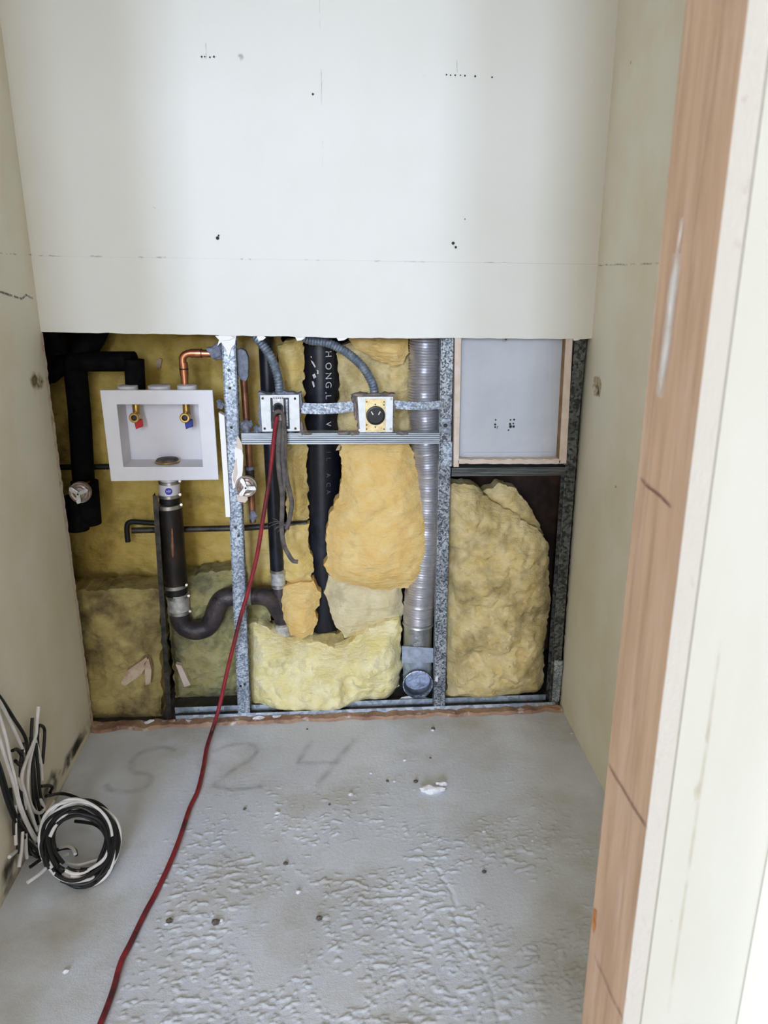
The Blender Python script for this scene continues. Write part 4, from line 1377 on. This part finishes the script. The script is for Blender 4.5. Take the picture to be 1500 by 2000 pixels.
# plug and cords
pg = P(543, 812, 2.19)
ec = thing('extension_cord', F(418, 1416), 'red extension cord hanging from the plugged box across the floor', 'cord')
MB().tube([P(543, 796, YE), P(543, 797, YE - .012), P(543, 800, YE - .026), P(543, 806, YE - .036)], [.0145, .0150, .0135, .0100], 20).build('plug', M['black_plastic'], ec, True)
MB().tube(spline([P(533, 822, YE - .03), P(534, 812, YE - .045), P(541, 804, YE - .050), P(550, 806, YE - .047), P(554, 818, YE - .035), P(554, 830, YE - .03)], 5), .0060, 12).build('strain_loop', M['cord_grey'], ec, True)
hang = [P(541, 812, YE - .038), P(538, 830, YE - .034), P(535, 858, 2.178), P(527, 930, 2.178), P(515, 1005, 2.175), P(502, 1085, 2.17), P(486, 1150, 2.17), P(470, 1205, 2.168), P(456, 1262, 2.165), P(444, 1310, 2.16), P(432, 1365, 2.15), P(424, 1396, 2.14)]
flo = [F(x, y, .008) for x, y in [(414, 1428), (404, 1460), (397, 1500), (386, 1545), (370, 1580), (350, 1640), (330, 1690), (304, 1745), (282, 1786), (255, 1842), (236, 1880), (222, 1930), (208, 1970), (194, 2005), (180, 2040), (150, 2110)]]
MB().tube(spline(hang + flo, 8), .0062, 14).build('red_cable', M['cord_red'], ec, True)
gc = thing('grey_cords', P(575, 1098, 2.18), 'frayed flat grey cords dangling below the plugged box', 'cord')
for k, pts in enumerate(([(546, 822), (545, 850), (543, 890), (546, 930), (551, 965), (551, 1000), (550, 1030), (554, 1062), (562, 1080), (572, 1095), (582, 1097)],
                         [(550, 822), (552, 850), (552, 890), (555, 925), (553, 960), (551, 985)],
                         [(554, 822), (556, 855), (556, 900), (560, 935), (567, 965), (570, 985), (566, 1010), (560, 1034)])):
    path = spline([P(x, y, 2.176 + .004 * k) for x, y in pts], 6)
    MB().tube(path, .0068, 12, flat=(.5, 1.0)).build('flat_cord', M['cord_grey'], gc, True)
rnd = random.Random(2)
for k in range(9):
    a = P(551, 1024 + rnd.uniform(-5, 8), 2.172)
    d = Vector((rnd.uniform(-.04, -.012), rnd.uniform(-.004, .004), rnd.uniform(-.015, .02)))
    MB().tube(spline([a, a + d * .5 + Vector((0, 0, .004)), a + d], 4), .0007, 5).build('fray', M['cord_grey'], gc)

# ------------------------------------------------------------------ dryer duct
db = P(817, 1365, 2.30)
dd = thing('dryer_duct', (db.x, 2.31, max(.03, db.z)), 'silver corrugated foil dryer duct with steel boot', 'duct')
YD, RD = 2.315, .0475
dp = resample(spline([P(816, 1218, YD - .01), P(820, 1160, YD - .01), P(832, 1040, YD), P(836, 930, YD), P(832, 850, YD), P(829, 760, YD), P(832, 640, YD)], 16), .0040)
rad = []
for i in range(len(dp)):
    r = RD + (.0017 if i % 2 else -.0013)
    if i % 9 == 0:
        r = RD + .0034
    rad.append(r)
MB().tube(dp, rad, 40).build('corrugated_hose', M['aluminium'], dd, True)
tp_ = [P(815.5, 1268, YD - .01), P(815.5, 1250, YD - .01), P(816, 1225, YD - .01), P(816.5, 1212, YD - .01)]
MB().tube(tp_, [.0455, .0475, .0470, .0490], 36).build('foil_tape', M['foil_tape'], dd, True)
rnd = random.Random(9)
for k in range(5):
    x, y = 803 + k * 7 + rnd.uniform(-3, 3), 1222 + rnd.uniform(0, 30)
    c = P(x, y, YD - .01)
    ctr = P(815.5, y, YD - .01)
    a = math.asin(max(-.9, min(.9, (c.x - ctr.x) / .047)))
    q = []
    for dx, dz in ((-.006, -.010), (.005, -.012), (.007, .012), (-.004, .010)):
        aa = a + dx / .047
        q.append(Vector((ctr.x + math.sin(aa) * .0492, ctr.y - math.cos(aa) * .0492, c.z + dz)))
    MB().quadbox(q, .001).build('tape_crease', M['foil_tape'], dd)
# boot: collar, throat, elbow turning to the room, open ring
MB().tube([P(815, 1300, YD - .01), P(815, 1262, YD - .01)], .0480, 36).build('collar', M['boot'], dd, True)
el = spline([P(815, 1296, YD - .01), P(815, 1308, YD - .012), P(815, 1324, YD - .024), P(815.5, 1333, YD - .05), P(816, 1336, YD - .075)], 5)
MB().tube(el, .0478, 36, cap=False).build('elbow', M['boot'], dd, True)
for t in (.18, .42):
    i = int(t * (len(el) - 1))
    d = (el[i + 1] - el[i]).normalized()
    MB().tube([el[i] - d * .002, el[i] + d * .002], .0492, 36).build('seam', M['boot'], dd, True)
ce = P(816, 1336, YD - .075)
prof = [(.0478, .004), (.0497, .001), (.0497, -.003), (.0470, -.004), (.0462, -.002), (.0455, .008)]
MB().tube([ce + Vector((0, y, 0)) for r, y in prof], [r for r, y in prof], 40, cap=False).build('rim', M['galv_light'], dd, True)
mb = MB()
n = 26
for i in range(n + 1):
    for k in range(40):
        r = .0400 * i / n
        a = 2 * math.pi * k / 40
        x, z = math.cos(a) * r, math.sin(a) * r
        y = .004 + .007 * noise.noise(Vector((x * 42, z * 42, 3))) + .004 * noise.noise(Vector((x * 110, z * 110, 7)))
        mb.v.append(ce + Vector((x, y, z * .86 + .010)))
for i in range(n):
    for k in range(40):
        k2 = (k + 1) % 40
        mb.f.append((i * 40 + k, i * 40 + k2, (i + 1) * 40 + k2, (i + 1) * 40 + k))
mb.build('foil_plug', M['boot_inside'], dd, True)
MB().quadbox(PP([(785, 1296), (846, 1294), (846, 1266), (785, 1262)], YD - .062), .0015).build('mounting_strap', M['boot'], dd)
o = MB().quadbox(PP([(850, 1330), (855, 1332), (856, 1320), (851, 1322)], 2.212), .004).build('boot_tab', M['white_plastic'], dd)
o = MB().quadbox(PP([(772, 1374), (846, 1366), (812, 1358), (785, 1362)], 2.27), .003).build('paper_scrap', M['plaster'])
tagl(o, 'bright white scrap lying in the track under the duct boot', 'scrap')

# ------------------------------------------------------------------ access panel
ap = thing('access_panel', P(990, 908, 2.24), 'grey primed steel access panel framed by bare board strips', 'access panel')
YA = 2.238
q = PP([(893, 895), (1092, 895), (1106, 650), (899, 650)], YA)
MB().quadbox(q, .012).build('panel_door', M['panel'], ap, bevel=.001)
lip = PP([(897, 893), (1086, 893), (1076, 883), (908, 884)], YA - .003)
MB().quadbox(lip, .002).build('bent_lip', M['panel'], ap)
MB().quadbox(PP([(886, 912), (896, 912), (901, 654), (889, 654)], 2.203), .030).build('left_strip', M['frame_paper'], ap)
mb = MB()
fr = PP([(1092, 906), (1106, 905), (1119, 654), (1106, 654)], 2.203)
mb.quadbox(fr, .004).build('right_strip', M['frame_paper'], ap)
MB().quadbox([v + Vector((0, .0042, 0)) for v in fr], .032).build('right_return', M['frame_wood'], ap)
bl = []
rnd = random.Random(4)
top, bot = [], []
for i in range(25):
    t = i / 24
    x = 895 + (1094 - 895) * t
    bot.append((x, 906 + rnd.uniform(-.8, .8)))
    top.append((x, 897.5 - 0.6 * t + rnd.uniform(-1, 1)))
MB().quadbox(PP(bot + top[::-1], 2.204), .030).build('bottom_strip', M['gypsum_paper'], ap)
MB().quadbox(PP([(b[0], b[1] - 1) for b in bot] + [(a[0], a[1] + 2.5) for a in top[::-1]], 2.203), .001).build('torn_paper', M['frame_paper'], ap)
pd = ap.children[0]
for px, py, r in ((968, 820, .003), (967, 829, .004), (967, 834, .0035), (972, 833, .002), (997, 820, .003), (1004, 819.5, .0035), (996, 828, .004), (1002.5, 827, .003), (997, 833, .0055), (1003, 833, .0045), (993, 840, .003), (971, 836, .002)):
    dot('ink_spot', px, py, r, D['ink'], pd, YA - .0006)
dot('rust_spot', 986, 664, .008, D['brown'], pd, YA - .0006)

# ------------------------------------------------------------------ wire coil
wc = thing('wire_coil', F(110, 1700), 'coiled bundle of black and white wires on the floor at the left wall', 'wire')
rnd = random.Random(12)
pb0 = F(150, 1738, .006)
pn = Vector((0.25, -.62, .75)).normalized()


def ringpt(px, py, lift=0.0):
    r = ray(px, py)
    o = Vector((0, 0, CAMH))
    d = (pb0 - o).dot(pn) / r.dot(pn)
    p = o + r * d + pn * lift
    if p.z < .005:
        p = F(px, py, .005 + abs(lift))
    return p


for i in range(34):
    white = i in (1, 4, 8, 13, 17, 20, 25, 30, 33)
    cx, cy = 155 + rnd.uniform(-3, 3), 1645 + rnd.uniform(-4, 4)
    rx = 54 + (i % 9) * 2.6 + rnd.uniform(-2, 2)
    ry = 62 + (i % 9) * 2.9 + rnd.uniform(-3, 3)
    ph, am = rnd.uniform(0, 6.28), rnd.uniform(2, 6)
    a0 = rnd.uniform(2.0, 3.4)
    a1 = a0 + rnd.uniform(5.0, 6.2)
    lift = rnd.uniform(-.010, .016)
    pts = []
    n = 26
    for k in range(n + 1):
        a = a0 + (a1 - a0) * k / n
        w = am * math.sin(2 * a + ph) + 1.5 * math.sin(5 * a + ph * 2)
        up = max(0, -math.sin(a))
        sp_ = 1 - .16 * up * ((i % 5) / 5)
        pts.append(ringpt(cx + (rx + w) * math.cos(a), cy + (ry + w) * sp_ * math.sin(a), lift + .006 * math.sin(a * 1.5 + ph)))
    MB().tube(spline(pts, 3), .0043, 8).build('white_wire' if white else 'black_wire', M['wire_white' if white else 'wire_black'], wc, True)


def hangpt(px, py, k):
    r = ray(px, py)
    o = Vector((0, 0, CAMH))
    t = min((.006 - CAMH) / r.z, (XL + .010) / r.x if r.x < 0 else 9)
    q = o + r * t
    d = -r.normalized() * (k * .0065)
    return q + d


W = [('w', [(-30, 1330), (0, 1372), (20, 1410), (34, 1440), (46, 1468)], 2), ('b', [(-20, 1340), (0, 1362), (26, 1402), (50, 1442), (54, 1480)], 1),
     ('w', [(-14, 1370), (0, 1402), (12, 1444), (20, 1484), (30, 1526), (38, 1566), (54, 1608), (74, 1644), (90, 1664)], 5), ('w', [(-16, 1400), (-2, 1440), (10, 1480), (26, 1530), (36, 1570), (50, 1606), (72, 1648)], 4),
     ('w', [(75, 1380), (72, 1412), (69, 1440), (50, 1488), (42, 1520), (48, 1546), (58, 1580), (72, 1622)], 5), ('w', [(69, 1440), (58, 1488), (54, 1530), (57, 1560), (66, 1582), (78, 1588), (86, 1578), (79, 1562)], 4),
     ('w', [(69, 1446), (78, 1480), (81, 1506), (82, 1524)], 3), ('b', [(60, 1480), (61, 1440), (63, 1402)], 2), ('b', [(74, 1470), (74, 1424), (80, 1417), (87, 1426), (86, 1455), (83, 1492)], 2), ('w', [(76, 1432), (74, 1460), (76, 1490)], 2),
     ('b', [(-10, 1470), (4, 1510), (22, 1570), (40, 1610), (66, 1640), (96, 1662)], 3), ('b', [(-8, 1490), (0, 1520), (16, 1572), (32, 1610), (52, 1640), (80, 1668)], 2), ('b', [(45, 1450), (40, 1500), (42, 1560), (52, 1600), (66, 1630)], 2),
     ('b', [(60, 1440), (66, 1500), (70, 1540), (76, 1575), (84, 1600)], 2), ('b', [(70, 1450), (74, 1500), (78, 1545), (86, 1590)], 3), ('b', [(24, 1466), (34, 1464), (44, 1480), (40, 1494), (30, 1486)], 2), ('b', [(66, 1460), (64, 1510), (66, 1560), (74, 1610)], 2),
     ('b', [(80, 1536), (94, 1534), (102, 1538), (98, 1548)], 3), ('w', [(30, 1572), (30, 1610), (31, 1650)], 2), ('w', [(44, 1624), (42, 1660), (37, 1694)], 4), ('b', [(36, 1590), (36, 1640), (34, 1668)], 2), ('w', [(50, 1628), (51, 1660), (53, 1676)], 2), ('w', [(32, 1662), (18, 1674)], 1),
     ('w', [(134, 1667), (118, 1674), (96, 1690), (76, 1708), (53, 1724)], 7), ('w', [(110, 1666), (86, 1678), (60, 1690)], 5), ('b', [(149, 1670), (146, 1660), (136, 1656), (112, 1660), (84, 1676), (58, 1694)], 6), ('w', [(147, 1668), (143, 1658), (133, 1653), (115, 1656)], 7),
     ('w', [(116, 1676), (130, 1686), (150, 1690), (170, 1686), (192, 1679)], 6), ('b', [(146, 1604), (165, 1606), (184, 1610), (200, 1622), (212, 1645)], 4), ('b', [(52, 1640), (60, 1668), (90, 1660)], 2), ('b', [(46, 1600), (56, 1650), (70, 1672), (100, 1676)], 2),
     ('b', [(90, 1555), (120, 1550), (150, 1558), (180, 1576)], 3), ('b', [(40, 1530), (46, 1575), (60, 1612), (80, 1650)], 1), ('w', [(34, 1520), (46, 1552), (50, 1580)], 3), ('b', [(20, 1540), (26, 1590), (28, 1630)], 1), ('w', [(105, 1565), (92, 1590), (84, 1630), (90, 1655), (104, 1664)], 5), ('w', [(125, 1575), (104, 1596), (98, 1640), (104, 1662)], 5)]
for c, pts, k in W:
    MB().tube(spline([hangpt(x, y, k) for x, y in pts], 6), .0043, 8).build('white_wire' if c == 'w' else 'black_wire', M['wire_white' if c == 'w' else 'wire_black'], wc, True)

# ------------------------------------------------------------------ debris
lump('plaster_chunk', F(845, 1542, .006), (.034, .014, .011), 'plaster', 3, None, 'white broken plaster chunk on the concrete floor', 'plaster chunk', sub=3)
lump('plaster_chunk', F(862, 1532, .010), (.014, .010, .010), 'plaster', 6, None, 'small plaster bit resting behind the white chunk', 'plaster chunk', sub=3)
rnd = random.Random(6)
for px, py, s in ((685, 1551, .008), (770, 1526, .005), (812, 1526, .007), (757, 1525, .005), (846, 1423, .007), (845, 1426, .006), (600, 1424, .004), (1040, 1642, .005), (421, 1800, .010), (433, 1797, .006), (330, 1798, .008), (325, 1805, .005), (542, 1588, .008), (623, 1793, .009), (644, 1571, .004), (583, 1742, .007), (478, 1580, .005), (945, 1624, .006), (790, 1485, .005), (840, 1480, .004), (725, 1510, .005), (1117, 1432, .005), (128, 1897, .007), (946, 1702, .006), (558, 1686, .007)):
    c = F(px, py, s * .35)
    m = 'chip' if rnd.random() < .55 else 'plaster'
    lump('debris_crumb', c, (s, s * .8, s * .6), m, px, None, 'tiny dark crumb of rubble scattered on the concrete floor' if m == 'chip' else 'tiny white plaster crumb scattered on the concrete floor', 'rubble', 'dark rubble crumbs on the floor' if m == 'chip' else 'white plaster crumbs on the floor', sub=1)
